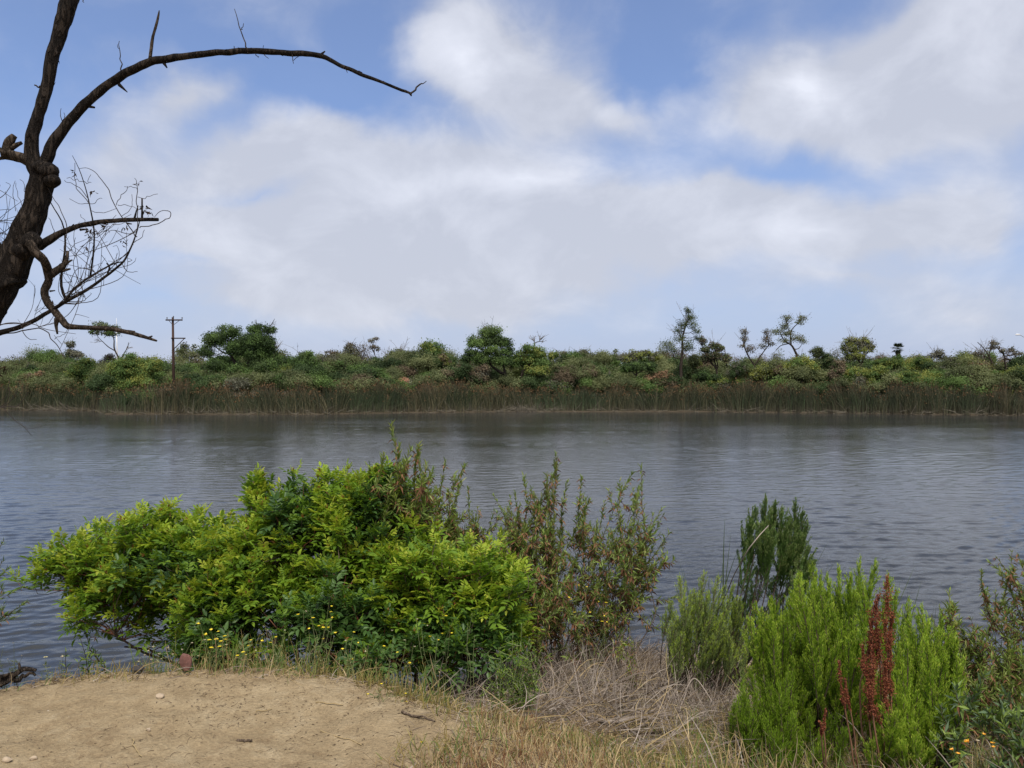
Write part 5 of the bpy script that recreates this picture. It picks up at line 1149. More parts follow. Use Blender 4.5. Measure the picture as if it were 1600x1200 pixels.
broom('big bright green broom bush with many spires behind the rust-red dock stalk', (1.75, 4.35),
    fill(1290, 960, 95, 62, 60, 4.25, .16, .34, r) + fill(1230, 1010, 60, 70, 26, 4.1, .12, .32, r) + [(1292, 905, 4.4, .36), (1310, 892, 4.4, .38), (1345, 882, 4.4, .38), (1330, 900, 4.3, .36), (1368, 884, 4.4, .36), (1388, 905, 4.4, .34), (1270, 890, 4.5, .34), (1250, 905, 4.4, .34), (1400, 930, 4.3, .34), (1420, 945, 4.35, .34), (1235, 930, 4.3, .32), (1205, 940, 4.3, .3), (1180, 950, 4.3, .28), (1172, 975, 4.2, .26), (1190, 990, 4.2, .26)]
    + fill(1300, 1050, 90, 45, 26, 4.05, .12, .28, r), 403, dens=1.0, wid=.065)
broom('bushy green broom on the right with soft rounded spires, right of the dock stalk', (2.15, 3.95),
    fill(1440, 1040, 55, 80, 46, 3.9, .13, .32, r) + [(1440, 955, 4.0, .34), (1470, 965, 4.0, .34), (1420, 975, 3.9, .34), (1492, 1000, 3.9, .32), (1500, 1050, 3.8, .3)] + fill(1450, 1120, 55, 40, 22, 3.7, .08, .28, r), 404, dens=1.0, wid=.065)
broom('small bright broom seedling low in front of the right-hand broom bushes', (1.86, 3.6),
    [(1395, 1070, 3.55, .34), (1380, 1110, 3.5, .28), (1412, 1100, 3.5, .28), (1372, 1140, 3.5, .24), (1425, 1135, 3.5, .24), (1400, 1120, 3.45, .26), (1395, 1150, 3.45, .22), (1360, 1165, 3.45, .2), (1438, 1160, 3.45, .2), (1410, 1170, 3.4, .2)], 405, dens=1.1, wid=.055, mats=(BROOM, BROOML))
broom('low soft broom bush spilling over the dry sticks, lower left of the big bright one', (1.3, 4.1),
    fill(1215, 1085, 60, 50, 30, 3.95, .1, .26, r) + fill(1170, 1110, 30, 32, 12, 3.9, .08, .22, r) + fill(1260, 1150, 70, 38, 26, 3.75, .08, .22, r), 406, dens=.8, wid=.055, mats=(BROOM, BROOM))

# dock seed stalks
M_DOCK = leaf_mat("dock_seed", [(0.12, 0.036, 0.020), (0.21, 0.066, 0.034), (0.29, 0.105, 0.055)], .8, .15, .15, 5, .7, tcol=(1.3, .9, .7))
M_DSTEM = plain_mat("dock_stem", (0.20, 0.10, 0.055), .8, 0, .3, 20)
def dock(label, base, stalks, seed, fat=1.0):
    r = np.random.default_rng(seed); bx, by = base; zb = gz(bx, by)
    o = thing('dock_plant', label, 'seed stalk', (bx, by, zb), 'rust-red dock seed stalks'); st = MB(); sd_ = MB()
    for (px, py, d, L, w_) in stalks:
        sd_ = MB()
        e = P(px, py, d); b_ = np.array([bx + r.normal(0, .03), by, zb - .03]); q = stem_path(b_, e, r, 30, .02, .006); st.tube(q, np.linspace(.0055, .002, 30), 6)
        T = np.linalg.norm(e - b_); n = int(L / .00034 * fat); f = 1 - r.random(n) ** .9 * L / T
        idx = np.clip(f, 0, 1) * 29; i0 = np.minimum(idx.astype(int), 28); p = q[i0] + (q[i0 + 1] - q[i0]) * (idx - i0)[:, None]
        lump = .55 + .45 * np.sin(f * T * 60 + seed) 
        rad = w_ * 1.4 * lump * np.clip((1 - f) * T / L * 2.2 + .35, 0, 1)
        p = p + r.normal(0, 1, (n, 3)) * rad[:, None] * .5
        sd_.inst(LEAFS, p, rand_dir(n, r), rand_dir(n, r), r.uniform(.005, .009, n), r.uniform(.005, .008, n))
        sd_.build('seed_head', M_DOCK, o, smooth=False)
    st.build('stems', M_DSTEM, o)
dock('tallest rust-red dock stalk, its pointed seed spire in front of the bright broom bushes', (1.72, 3.55),
    [(1387, 898, 3.5, .34, .026), (1374, 925, 3.5, .3, .02), (1366, 935, 3.48, .28, .02), (1393, 955, 3.5, .2, .016), (1360, 968, 3.5, .28, .018), (1372, 985, 3.5, .34, .026), (1347, 1005, 3.5, .3, .018), (1393, 990, 3.5, .26, .012), (1345, 1030, 3.48, .3, .02), (1360, 1010, 3.48, .34, .026), (1385, 1030, 3.5, .24, .012)], 501, 1.25)
dock('shorter thin dock stalk left of the tall one', (1.6, 3.5), [(1307, 1032, 3.4, .22, .008), (1320, 1062, 3.4, .14, .006)], 502)
dock('slender reddish dock stalk beside the pale stem at the lower right', (1.45, 3.45), [(1288, 1105, 3.35, .10, .004), (1282, 1125, 3.3, .10, .004)], 503)

# right-edge shrubs
narrow_shrub('dark narrow-leaved shrub entering at the right edge, its branch reaching out over the water', 'narrow_leaf_shrub', (3.45, 4.7),
    [(1520, 884, 4.6), (1545, 868, 4.6), (1562, 862, 4.5), (1590, 862, 4.5), (1575, 880, 4.5), (1600, 880, 4.4), (1545, 925, 4.4), (1565, 940, 4.4), (1590, 930, 4.4), (1610, 900, 4.4), (1580, 905, 4.5), (1555, 960, 4.3), (1600, 960, 4.3), (1625, 880, 4.5), (1650, 900, 4.4), (1640, 870, 4.5)], 307, ll=.05, lw=.012, dead=.25, side=9, mats=None, spacing=.006, sidelen=.2, lower=.55)
narrow_shrub('olive narrow-leaved shrub between the soft broom and the right edge', 'narrow_leaf_shrub', (2.75, 4.5),
    [(1470, 950, 4.5), (1487, 948, 4.5), (1500, 975, 4.4), (1520, 990, 4.4), (1540, 1000, 4.3), (1515, 1020, 4.2), (1550, 1030, 4.2), (1575, 1010, 4.2), (1595, 1030, 4.2), (1500, 1010, 4.3), (1530, 1050, 4.1), (1570, 1060, 4.1), (1600, 1070, 4.1), (1490, 985, 4.4), (1620, 1010, 4.2), (1455, 965, 4.5)], 308, ll=.062, lw=.011, dead=.2, side=8, spacing=.0065, sidelen=.22, lower=.3)
M_SILV = leaf_mat("silvery_leaf", [(0.075, 0.125, 0.062), (0.13, 0.19, 0.10), (0.19, 0.26, 0.13)], .6, .25, .3, 3, .6)
narrow_shrub('silvery broad-bladed leafy plant at the lower right corner', 'silvery_plant', (2.35, 3.55),
    [(1540, 1062, 3.5), (1570, 1085, 3.45), (1600, 1080, 3.5), (1520, 1105, 3.45), (1550, 1110, 3.4), (1590, 1120, 3.4), (1515, 1135, 3.4), (1575, 1145, 3.35), (1610, 1150, 3.35), (1600, 1165, 3.3), (1620, 1110, 3.4)], 309, ll=.075, lw=.017, dead=.08, side=4, spacing=.006, sidelen=.14, lower=.25, mats=[M_SILV, M_WIL, M_WILD], group='broad-bladed leafy plants', stemr=.005, leafang=1.0)
narrow_shrub('pale leafy spray entering at the left edge above the water', 'narrow_leaf_shrub', (-4.3, 5.0),
    [(10, 852, 5.2), (16, 875, 5.2), (26, 905, 5.2), (8, 900, 5.2), (36, 935, 5.2), (20, 955, 5.1), (30, 945, 5.2), (5, 930, 5.1), (-10, 930, 5.1), (0, 960, 5.1), (-20, 880, 5.2), (-40, 860, 5.2), (-60, 900, 5.1)], 310, ll=.055, lw=.011, dead=.08, side=8, mats=[M_SILV, M_WIL, M_WILD], spacing=.0065, sidelen=.14, lower=.5)
narrow_shrub('young dark-leaved sapling at the waterline below the leaning bush tip', 'sapling', (-3.0, 5.6),
    [(112, 962, 5.5), (125, 1000, 5.4), (150, 1020, 5.3), (100, 1015, 5.4)], 311, ll=.075, lw=.015, dead=.03, side=2, mats=[M_PEPD, M_WIL, M_WILD], spacing=.02, sidelen=.12, lower=.2, group='saplings', leafang=1.2)
narrow_shrub('upright green weed bush growing at the bank edge in front of the dense yellow-green bush', 'weed_bush', (.0, 4.35),
    [(x, y, 4.25) for x, y in ((792, 992), (812, 978), (826, 1000), (780, 1015), (842, 1015), (770, 1030), (800, 1008), (818, 1030), (850, 1035), (760, 1045), (835, 1045), (805, 1040), (790, 1050))], 312, ll=.024, lw=.005, dead=.06, side=9, mats=[BROOM, BROOMD, M_WILD], spacing=.0055, sidelen=.1, lower=.1, group='weed bushes', stemm=M_GSTEM, nbase=.06, stemr=.003)
narrow_shrub('small yellow-tipped sprig rising out of the grey dead twigs', 'sprig', (.85, 5.3),
    [(985, 985, 5.2), (975, 1000, 5.2), (993, 1003, 5.2)], 313, ll=.04, lw=.009, dead=.3, side=3, mats=[M_WILY, M_PEPY, M_WILD], spacing=.006, sidelen=.08, lower=.5, group='sprigs', nbase=.03, stemr=.003)

# ------------------------------------------------------------------ ground cover and litter
def ribbons(mb, base, tip, width, m=0, bend=.15, seg=5, taper=(1, 1, .9, .7, .45, .08), r=rng):
    """curved blades from base to tip with a sideways bow"""
    n = len(base)
    if n == 0: return
    d_ = tip - base; L = np.linalg.norm(d_, axis=1, keepdims=True)
    side = _unit(np.cross(d_, rand_dir(n, r))); t_ = np.linspace(0, 1, seg + 1)
    c = base[:, None] + d_[:, None] * t_[None, :, None] + (side * L * r.normal(0, bend, (n, 1)))[:, None] * np.sin(t_ * np.pi * .9)[None, :, None] + np.array([0, 0, 1.0]) * (L * np.abs(r.normal(0, bend * .6, (n, 1))))[:, None] * np.sin(t_ * np.pi)[None, :, None]
    wv = np.interp(t_, np.linspace(0, 1, len(taper)), taper)
    wd = _unit(np.cross(d_, np.array([0, 1.0, 0]) + rand_dir(n, r) * .5))[:, None] * (np.broadcast_to(width, (n,))[:, None, None] * .5) * wv[None, :, None]
    V = np.stack([c - wd, c + wd], 2).reshape(n, -1, 3); k = np.arange(seg)[:, None] * 2
    q = np.concatenate([k, k + 1, k + 3, k + 2], 1)
    mb.add(V, [(q[None] + (np.arange(n) * (seg + 1) * 2)[:, None, None]).reshape(-1, 4)], m)

def region_pts(n, x0, x1, y0, y1, r, fn=None, off=0):
    """random ground points inside world box, filtered by fn"""
    x = r.uniform(x0, x1, n); y = r.uniform(y0, y1, n)
    if fn is not None:
        k = fn(x, y); x, y = x[k], y[k]
    return np.stack([x, y, ground_z(x, y) + off], 1)
def px_of(p): return 800 + p[:, 0] / p[:, 1] * F, 600 + (CZ - p[:, 2]) / p[:, 1] * F
def edge_s(x, y): return y - np.interp(x, EX, EY)

M_STICK = bark_mat('stick_bark', (0.05, 0.036, 0.026), (0.19, 0.14, 0.10), 60, .6, .5, .005)
M_STRAW = leaf_mat("straw", [(0.24, 0.17, 0.085), (0.40, 0.30, 0.155), (0.55, 0.43, 0.24)], .8, .2, .2, 2.5, .7, tcol=(1.2, 1, .7))
M_DEADT = leaf_mat("grey_dead_stick", [(0.12, 0.095, 0.080), (0.25, 0.205, 0.17), (0.42, 0.365, 0.31)], .9, .0, .15, 3, .75)
M_BRNT = leaf_mat("brown_dead_stick", [(0.080, 0.056, 0.038), (0.165, 0.122, 0.082), (0.27, 0.205, 0.135)], .9, .0, .15, 3, .75)
M_GRASS = leaf_mat("green_grass", [(0.07, 0.12, 0.025), (0.13, 0.20, 0.045), (0.22, 0.28, 0.08)], .6, .3, .25, 3, .7)
M_GYEL = leaf_mat("yellowing_grass", [(0.16, 0.12, 0.04), (0.28, 0.22, 0.075), (0.36, 0.32, 0.12)], .7, .25, .2, 3, .7)
M_RUSTW = leaf_mat("rusty_weed", [(0.13, 0.055, 0.030), (0.22, 0.11, 0.055), (0.30, 0.19, 0.09)], .8, .15, .15, 5, .7, tcol=(1.2, 1, .7))
r = np.random.default_rng(900)

# dry brush: matted dead twigs sloping to the water between the shrubs
mb = MB()
def bf(x, y):
    px_, py_ = px_of(np.stack([x, y, ground_z(x, y)], 1)); s_ = edge_s(x, y)
    return (s_ > .25) & (px_ > 640) & (ground_z(x, y) > -.15)
b_ = region_pts(17000, -.7, 3.2, 2.6, 8.2, r, bf, .0)
hump = .24 * np.exp(-((b_[:, 0] - .75) ** 2 / .5 + (b_[:, 1] - 5.3) ** 2 / .9)) + .06
b_[:, 2] += r.uniform(-.02, 1, len(b_)) * hump
L = r.uniform(.08, .40, len(b_)); dr = rand_dir(len(b_), r) * [1, .6, .2] + [.35, .1, 0]; dr[:, 2] = np.abs(dr[:, 2]) * 1.0 + .03; dr = _unit(dr)
mt = r.random(len(b_)); gx_ = np.clip((b_[:, 1] - 4.3) / 1.6, 0, 1)
for lo, hi, m_ in ((0, .55, 0), (.55, .82, 1), (.82, 1.01, 2)):
    k = (mt >= lo) & (mt < hi); ribbons(mb, b_[k], b_[k] + dr[k] * L[k, None], r.uniform(.0028, .006, k.sum()), m_, .10, 5, r=r)
# finer upright tangle, grey, over the water's edge
b_ = region_pts(5200, -.1, 2.2, 4.5, 7.6, r, lambda x, y: (ground_z(x, y) > -.3), .0)
e_ = b_ + np.stack([r.normal(.05, .17, len(b_)), r.normal(0, .12, len(b_)), r.uniform(.12, .5, len(b_)) * np.exp(-((b_[:, 0] - .75) ** 2) / .9)], 1)
ribbons(mb, b_, e_, r.uniform(.0025, .0045, len(b_)), 0, .2, 5, r=r)
# purple-brown bare twig mass under the wispy shrub
c_ = np.stack([r.normal(.75, .32, 3800), r.normal(6.0, .28, 3800), r.uniform(0, .6, 3800)], 1); c_ = c_[(c_[:, 2] < .75 - np.abs(c_[:, 0] - .75) * .6)]
e_ = c_ + np.stack([r.normal(.1, .14, len(c_)), r.normal(0, .1, len(c_)), r.normal(.08, .10, len(c_))], 1)
ribbons(mb, c_, e_, r.uniform(.0025, .005, len(c_)), 1, .15, 4, r=r)
kind(mb.build('dry_brush', [M_DEADT, M_BRNT, M_STRAW], smooth=False), 'stuff')

# thatch of straw and leaf litter on the slope and edge
mb = MB()
def lf(x, y):
    s_ = edge_s(x, y); px_, py_ = px_of(np.stack([x, y, ground_z(x, y)], 1)); px_ = px_ + 190 * vnoise(x * 2.7, y * 2.7 + 3, 80) + 90 * vnoise(x * 8, y * 8, 81)
    p = np.where(px_ > 620, np.clip((s_ + .25) / .3, 0, 1) * np.clip((px_ - 600) / 80, 0, 1), np.exp(-((s_ + .02) / .07) ** 2) * .9)
    p = np.maximum(p, np.clip((px_ - 600) / 140, 0, 1) * .9)
    p = p * (.55 + .8 * (vnoise(x * 2.4, y * 2.4, 77) + .5))
    return r.random(len(x)) < p
b_ = region_pts(60000, -3.2, 3.2, 2.4, 6.6, r, lf, .006); b_ = b_[b_[:, 2] > 0]
dr = rand_dir(len(b_), r) * [1, 1, .12]; dr[:, 2] = np.abs(dr[:, 2]) + .02; L = r.uniform(.02, .11, len(b_)) * (1 + 1.6 * (r.random(len(b_)) < .08))
mt = r.random(len(b_))
for lo, hi, m_ in ((0, .4, 0), (.4, .75, 1), (.75, 1.01, 2)):
    k = (mt >= lo) & (mt < hi); ribbons(mb, b_[k], b_[k] + _unit(dr[k]) * L[k, None], r.uniform(.002, .0045, k.sum()), m_, .12, 3, (1, 1, .7, .2), r)
kind(mb.build('straw_litter', [M_STRAW, M_BRNT, M_DEADT], smooth=False), 'stuff')

# low dry and green grass
mb = MB()
def gf(x, y):
    s_ = edge_s(x, y); px_, py_ = px_of(np.stack([x, y, ground_z(x, y)], 1)); px_ = px_ + 190 * vnoise(x * 2.7, y * 2.7 + 3, 80) + 90 * vnoise(x * 8, y * 8, 81)
    p = np.exp(-((s_ - .03) / .10) ** 2) * .6 * np.clip((px_ - 60) / 200, 0.15, 1)
    p = np.maximum(p, np.clip((px_ - 615) / 140, 0, 1) * .75)
    p = p * np.clip(.2 + 1.5 * (vnoise(x * 3.1 + 4, y * 3.1, 78) + .5), 0, 1)
    return r.random(len(x)) < p
b_ = region_pts(90000, -3.0, 3.0, 2.4, 5.6, r, gf, -.01)
px_, py_ = px_of(b_); h_ = r.uniform(.02, .11, len(b_)) * np.where((px_ > 880), 1.2, 1.0)
e_ = b_ + np.stack([r.normal(0, .035, len(b_)), r.normal(0, .035, len(b_)), h_], 1)
tone = vnoise(b_[:, 0] * 2.2 + 3, b_[:, 1] * 2.2, 79) + .5 + r.normal(0, .18, len(b_))
for k, m_ in ((tone < .45, 1), ((tone >= .45) & (tone < .6), 0), ((tone >= .6) & (tone < .9), 2), (tone >= .9, 3)):
    ribbons(mb, b_[k], e_[k], r.uniform(.0022, .0045, k.sum()), m_, .2, 4, r=r)
# taller grass and green weeds in the dip right of centre and under the brooms
def g2(x, y):
    px_, py_ = px_of(np.stack([x, y, ground_z(x, y)], 1))
    return (px_ > 1060) & (px_ < 1640) & (ground_z(x, y) > .2) & (r.random(len(x)) < .7)
b_ = region_pts(6500, .5, 3.2, 3.0, 5.2, r, g2, -.01); e_ = b_ + np.stack([r.normal(0, .07, len(b_)), r.normal(0, .06, len(b_)), r.uniform(.06, .26, len(b_))], 1)
tone = r.random(len(b_))
for k, m_ in ((tone < .4, 0), ((tone >= .4) & (tone < .7), 1), (tone >= .7, 2)):
    ribbons(mb, b_[k], e_[k], r.uniform(.003, .006, k.sum()), m_, .18, 5, r=r)
def g3(x, y):
    px_, py_ = px_of(np.stack([x, y, ground_z(x, y)], 1)); s_ = edge_s(x, y)
    return (s_ > -.02) & (s_ < .3) & (px_ > 215) & (px_ < 720)
b_ = region_pts(5200, -2.4, -.2, 3.8, 5.0, r, g3, -.02)[:430]; e_ = b_ + np.stack([r.normal(0, .04, len(b_)), r.normal(0, .03, len(b_)), r.uniform(.07, .30, len(b_)) ** 1.1], 1)
tone = r.random(len(b_))
for k, m_ in ((tone < .55, 0), ((tone >= .55) & (tone < .85), 1), (tone >= .85, 2)):
    ribbons(mb, b_[k], e_[k], r.uniform(.002, .0042, k.sum()), m_, .08, 5, (1, 1, .9, .8, .6, .3), r)
    for _ in range(3):
        f = r.uniform(.3, .95, k.sum())[:, None]; mb.inst(LEAFS, b_[k] * (1 - f) + e_[k] * f, rand_dir(k.sum(), r) + [0, 0, .6], rand_dir(k.sum(), r), r.uniform(.012, .03, k.sum()), r.uniform(.003, .006, k.sum()), m_)
kind(mb.build('grass', [M_GRASS, M_GYEL, M_STRAW, M_RUSTW], smooth=False), 'stuff')

# crumbs and pebbles strewn over the bare dirt
M_PEB = leaf_mat("pebble_grey", [(0.17, 0.125, 0.08), (0.33, 0.26, 0.18), (0.50, 0.43, 0.34)], .9, 0, .2, 5, .9)
mb = MB(); b_ = region_pts(5200, -3.4, .6, 2.4, 4.6, r, lambda x, y: (edge_s(x, y) < -.03) & (r.random(len(x)) < .35 + 1.2 * (vnoise(x * 1.7, y * 1.7, 91))), .001)
ico = np.array([[0, 0, .55], [.9, 0, .1], [.3, .85, 0], [-.75, .5, .12], [-.7, -.6, 0], [.35, -.8, .1], [0, 0, -.5]])
fc = np.array([[0, 1, 2], [0, 2, 3], [0, 3, 4], [0, 4, 5], [0, 5, 1], [6, 2, 1], [6, 3, 2], [6, 4, 3], [6, 5, 4], [6, 1, 5]])
sz = .0022 + .0016 * r.random(len(b_)) + .006 * (r.random(len(b_)) < .05) * r.random(len(b_))
mb.inst((ico, [fc]), b_, np.stack([r.normal(0, 1, len(b_)), r.normal(0, 1, len(b_)), np.zeros(len(b_))], 1), np.array([0, 0, 1.0]), sz, sz * r.uniform(.6, 1, len(b_)), 0)
# dark crumbs of rotted leaf and bark
b_ = region_pts(5500, -3.4, .6, 2.4, 4.6, r, lambda x, y: (edge_s(x, y) < 0) & (r.random(len(x)) < np.clip(1.6 * (vnoise(x * 2.3 + 5, y * 2.3, 92) + .1), .05, 1)), .002)
mb.inst(LEAFS, b_, np.stack([r.normal(0, 1, len(b_)), r.normal(0, 1, len(b_)), r.normal(0, .15, len(b_))], 1), np.array([0, 0, 1.0]), r.uniform(.006, .024, len(b_)), r.uniform(.002, .006, len(b_)), 1)
b_ = region_pts(2600, -3.4, .6, 2.4, 4.6, r, lambda x, y: (edge_s(x, y) < 0) & (r.random(len(x)) < np.clip(2.4 * (vnoise(x * 1.9 + 5, y * 1.9, 93) + .05), .04, 1)), .003)
dr = rand_dir(len(b_), r) * [1, 1, .1]; ribbons(mb, b_, b_ + _unit(dr) * r.uniform(.015, .06, (len(b_), 1)), r.uniform(.0014, .0032, len(b_)), 1, .2, 4, (1, 1, .8, .4), r)
M_CRUMB = plain_mat('dark_crumb', (0.085, 0.055, 0.032), .95, 0, .5, 40)
kind(mb.build('gravel', [M_PEB, M_CRUMB], smooth=False), 'stuff')

# individual sticks and straws on the dirt
def gpx(px, py):
    """ground point seen at a pixel (march along the ray)"""
    for d in np.arange(2.5, 8, .01):
        p = P(px, py, d)
        if p[2] <= gz(p[0], d): return np.array([p[0], d, gz(p[0], d)])
    return P(px, py, 5)
def stick(name, label, cat, pts, w0, w1, m, group=None, lift=.006, seed=0):
    g_ = np.array([gpx(a, b) + [0, 0, lift + (c_[0] * (1.9 if name == 'fallen_branch' else 1) if c_ else 0)] for a, b, *c_ in pts])
    q = smooth_path(g_, 8 * len(pts), .003, np.random.default_rng(seed)); mb = MB(); mb.tube(q, np.linspace(w0, w1, len(q)), 7, 0, .12, True, seed)
    base = q[0].copy(); o_ = mb.build(name, m); 
    me = o_.data; me.transform(__import__('mathutils').Matrix.Translation(Vector(-base))); o_.location = base.tolist()
    return tag(o_, label, cat, group)
stick('stick', 'short dark stick lying flat on the open dirt near the bottom', 'stick', [(371, 1158), (382, 1160), (393, 1160)], .006, .004, M_STICK, 'loose sticks on the dirt')
stick('stick', 'brown stick half buried at the edge of the rusty weeds', 'stick', [(628, 1116), (645, 1121), (664, 1124), (680, 1128)], .007, .004, M_STICK, 'loose sticks on the dirt', seed=2)
stick('straw', 'pale straw lying level on the dirt, right of centre', 'straw', [(493, 1101), (512, 1102), (536, 1103)], .0028, .0022, M_STRAW, 'loose straws on the dirt', seed=3)
stick('straw', 'short pale straw left of the level one on the open dirt', 'straw', [(400, 1114), (411, 1113), (424, 1111)], .0026, .002, M_STRAW, 'loose straws on the dirt', seed=4)
stick('straw', 'long pale straw slanting down to the right into the dry grass', 'straw', [(501, 1144), (530, 1153), (566, 1165)], .003, .002, M_STRAW, 'loose straws on the dirt', seed=5)
stick('straw', 'thin straw pointing toward the viewer on the lower left dirt', 'straw', [(206, 1158), (212, 1172), (219, 1186)], .0022, .0018, M_STRAW, 'loose straws on the dirt', seed=6)
stick('straw', 'long bent straw stalk leaning from the bank edge into the green weed bush', 'straw', [(724, 1104, .0), (748, 1076, .08), (770, 1050, .16), (786, 1022, .24), (796, 1004, .3)], .0042, .0022, M_STRAW, 'loose straws on the dirt', seed=7)
stick('straw', 'longest golden stalk, lying diagonally down the slope below the green weed bush', 'straw', [(779, 1092, .04), (820, 1118, .03), (870, 1146, .02), (920, 1175, .01)], .0048, .003, M_STRAW, 'loose straws on the dirt', seed=8)
CB = [('thick grey curved branch sweeping from the weed bush toward the brooms, uppermost of the tangle', [(868, 1092, .05), (860, 1100, .05), (868, 1112, .05), (905, 1140, .05), (960, 1160, .06), (1020, 1150, .08), (1050, 1130, .1)], .014, .006),
      ('curved grey branch directly below the uppermost one in the tangle', [(815, 1106, .02), (850, 1112, .04), (890, 1130, .04), (940, 1156, .05), (1000, 1172, .05), (1060, 1168, .05)], .012, .006),
      ('lowest long grey branch of the tangle, running to the bottom grass', [(812, 1114, .02), (860, 1124, .03), (905, 1150, .03), (960, 1176, .03), (1030, 1185, .03)], .011, .005),
      ('thin arched pale branch rising over the tangle beside the low soft broom', [(1050, 1170, .02), (1068, 1150, .12), (1085, 1145, .18), (1110, 1150, .12), (1130, 1158, .04)], .006, .003),
      ('thick short grey branch stub emerging from under the weed bush', [(828, 1096, .05), (850, 1088, .1), (872, 1086, .08), (880, 1092, .04)], .013, .008),
      ('long straight tan stalk crossing the dry brush up toward the soft broom', [(1010, 1120, .05), (1060, 1090, .12), (1100, 1062, .2), (1160, 1020, .32), (1200, 1005, .4)], .006, .003),
      ('second tan stalk fanning upward beside the long straight one', [(1085, 1120, .05), (1120, 1090, .14), (1150, 1060, .22), (1178, 1022, .34)], .006, .003),
      ('pale weathered branch lying level under the low soft broom', [(1100, 1118, .04), (1125, 1116, .05), (1150, 1112, .06), (1172, 1103, .07)], .012, .009)]
for k, (lab, pts, a_, b2) in enumerate(CB):
    stick('fallen_branch', lab, 'branch', pts, a_, b2, M_DEADT if k in (0, 3, 5, 6, 7) else M_BROKEN, 'fallen branches in the dry brush', .0, 20 + k)

# rocks
def rock(label, px, py, w_, h_, m, cat='rock', name='rock', seed=0, flat=.6, group=None):
    r = np.random.default_rng(seed); c = gpx(px, py); bm_v = []
    mb = MB(); nu, nv = 14, 9; V = []
    u = np.linspace(0, 2 * np.pi, nu, endpoint=False)
    a = w_ / F * c[1] / 2; hh = h_ / F * c[1]
    dirs = rand_dir(7, r); offs = r.uniform(.48, .85, 7)
    for j in range(nv):
        ph = np.pi * (j + .5) / nv - np.pi / 2
        dv = np.stack([np.cos(u) * np.cos(ph), np.sin(u) * np.cos(ph), np.full(nu, np.sin(ph))], 1)
        rad = np.ones(nu)
        for dd, of in zip(dirs, offs):
            dot = dv @ dd; rad = np.where(dot > .2, np.minimum(rad, of / np.maximum(dot, .2)), rad)
        V.append(dv * rad[:, None] * [a, a * .8, hh * .55] * (1 + r.normal(0, .015, (nu, 1))))
    V = np.concatenate(V) + [0, 0, hh * .38]; q = []
    for j in range(nv - 1):
        i = np.arange(nu); q.append(np.stack([j * nu + i, j * nu + (i + 1) % nu, (j + 1) * nu + (i + 1) % nu, (j + 1) * nu + i], 1))
    mb.add(V, q + [np.arange(nu)[None, ::-1], np.arange(nu)[None] + (nv - 1) * nu]); o_ = mb.build(name, m, smooth=False); o_.location = c.tolist()
    return tag(o_, label, cat, group)
M_RROCK = plain_mat("red_rock", (0.155, 0.070, 0.055), .85, 0, .35, 30)
M_GROCK = plain_mat("pale_rock", (0.42, 0.33, 0.23), .9, 0, .2, 30)
M_DROCK = plain_mat("dark_rock", (0.035, 0.030, 0.028), .85, 0, .4, 20)
rock('upright reddish brown stone standing at the bank edge among the weeds', 290, 1053, 19, 34, M_RROCK, 'stone', seed=4)
rock('small pale flat stone on the open dirt left of centre', 249, 1092, 16, 8, M_GROCK, 'stone', 'pebble', 5, group='pebbles on the dirt')
rock('small greyish stone near the bottom left corner of the dirt', 12, 1190, 16, 9, M_GROCK, 'stone', 'pebble', 6, group='pebbles on the dirt')
rock('little tan stone right of the bottom left corner stone', 52, 1188, 12, 7, M_GROCK, 'stone', 'pebble', 7, group='pebbles on the dirt')
rock('pale round pebble in the middle of the lower dirt', 232, 1143, 11, 6, M_GROCK, 'stone', 'pebble', 8, group='pebbles on the dirt')
rock('dark flat stone at the waterline under the leaning bush', 215, 1052, 20, 8, M_DROCK, 'stone', 'pebble', 9)
rock('black rough rock half hidden by flowers at the lower right corner', 1545, 1190, 60, 34, M_DROCK, 'rock', seed=10)
rock('large dark rock behind the silvery leafy plant at the right edge', 1600, 1185, 70, 40, M_DROCK, 'rock', seed=11)
# driftwood at the far left of the bank
o = thing('driftwood', 'dark weathered driftwood snag at the left end of the bank edge', 'driftwood', gpx(20, 1066)); mb = MB(); dq = 4.25
for pts, w0, w1 in (([(-20, 1064), (10, 1060), (28, 1050), (42, 1044), (57, 1046)], .022, .008), ([(0, 1070), (20, 1058), (30, 1044), (31, 1036)], .016, .006), ([(20, 1062), (40, 1054), (52, 1050), (58, 1055)], .012, .006), ([(-30, 1066), (0, 1056), (20, 1052)], .014, .008)):
    q = smooth_path(np.array([P(a, b, dq) for a, b in pts]), 22, .006, r); mb.tube(q, np.linspace(w0, w1, 22), 8, 0, .22, seed=int(w0 * 1e4))
mb.build('wood', M_BROKEN, o)

# flowering weeds
M_YEL = plain_mat("yellow_petal", (0.78, 0.62, 0.03), .5, 0, .12, 60)
M_ORA = plain_mat("orange_petal", (0.75, 0.36, 0.03), .5, 0, .15, 60)
M_CRM = plain_mat("cream_petal", (0.80, 0.70, 0.30), .5, 0, .1, 60)
M_DRYF = plain_mat("dry_flower", (0.42, 0.36, 0.24), .8, 0, .25, 60)
M_LOW = leaf_mat("weed_leaf", [(0.10, 0.14, 0.05), (0.18, 0.22, 0.09), (0.30, 0.31, 0.15)], .6, .3, .25, 5, .7)
def flower_head(mb, c, rad, n=9, m=0, r=rng):
    a = np.linspace(0, 2 * np.pi, n, endpoint=False); tilt = r.normal(0, .3, 3)
    X = np.stack([np.cos(a), np.sin(a) * .9, np.full(n, .35)], 1) + tilt
    mb.inst(LEAFS, np.repeat(c[None], n, 0), X, np.array([0, 0, 1.0]), rad, rad * .75, m)
    mb.inst((ico, [fc]), c[None] + [0, 0, rad * .1], np.array([[1., 0, 0]]), np.array([[0, 0, 1.]]), rad * .42, rad * .42, m)
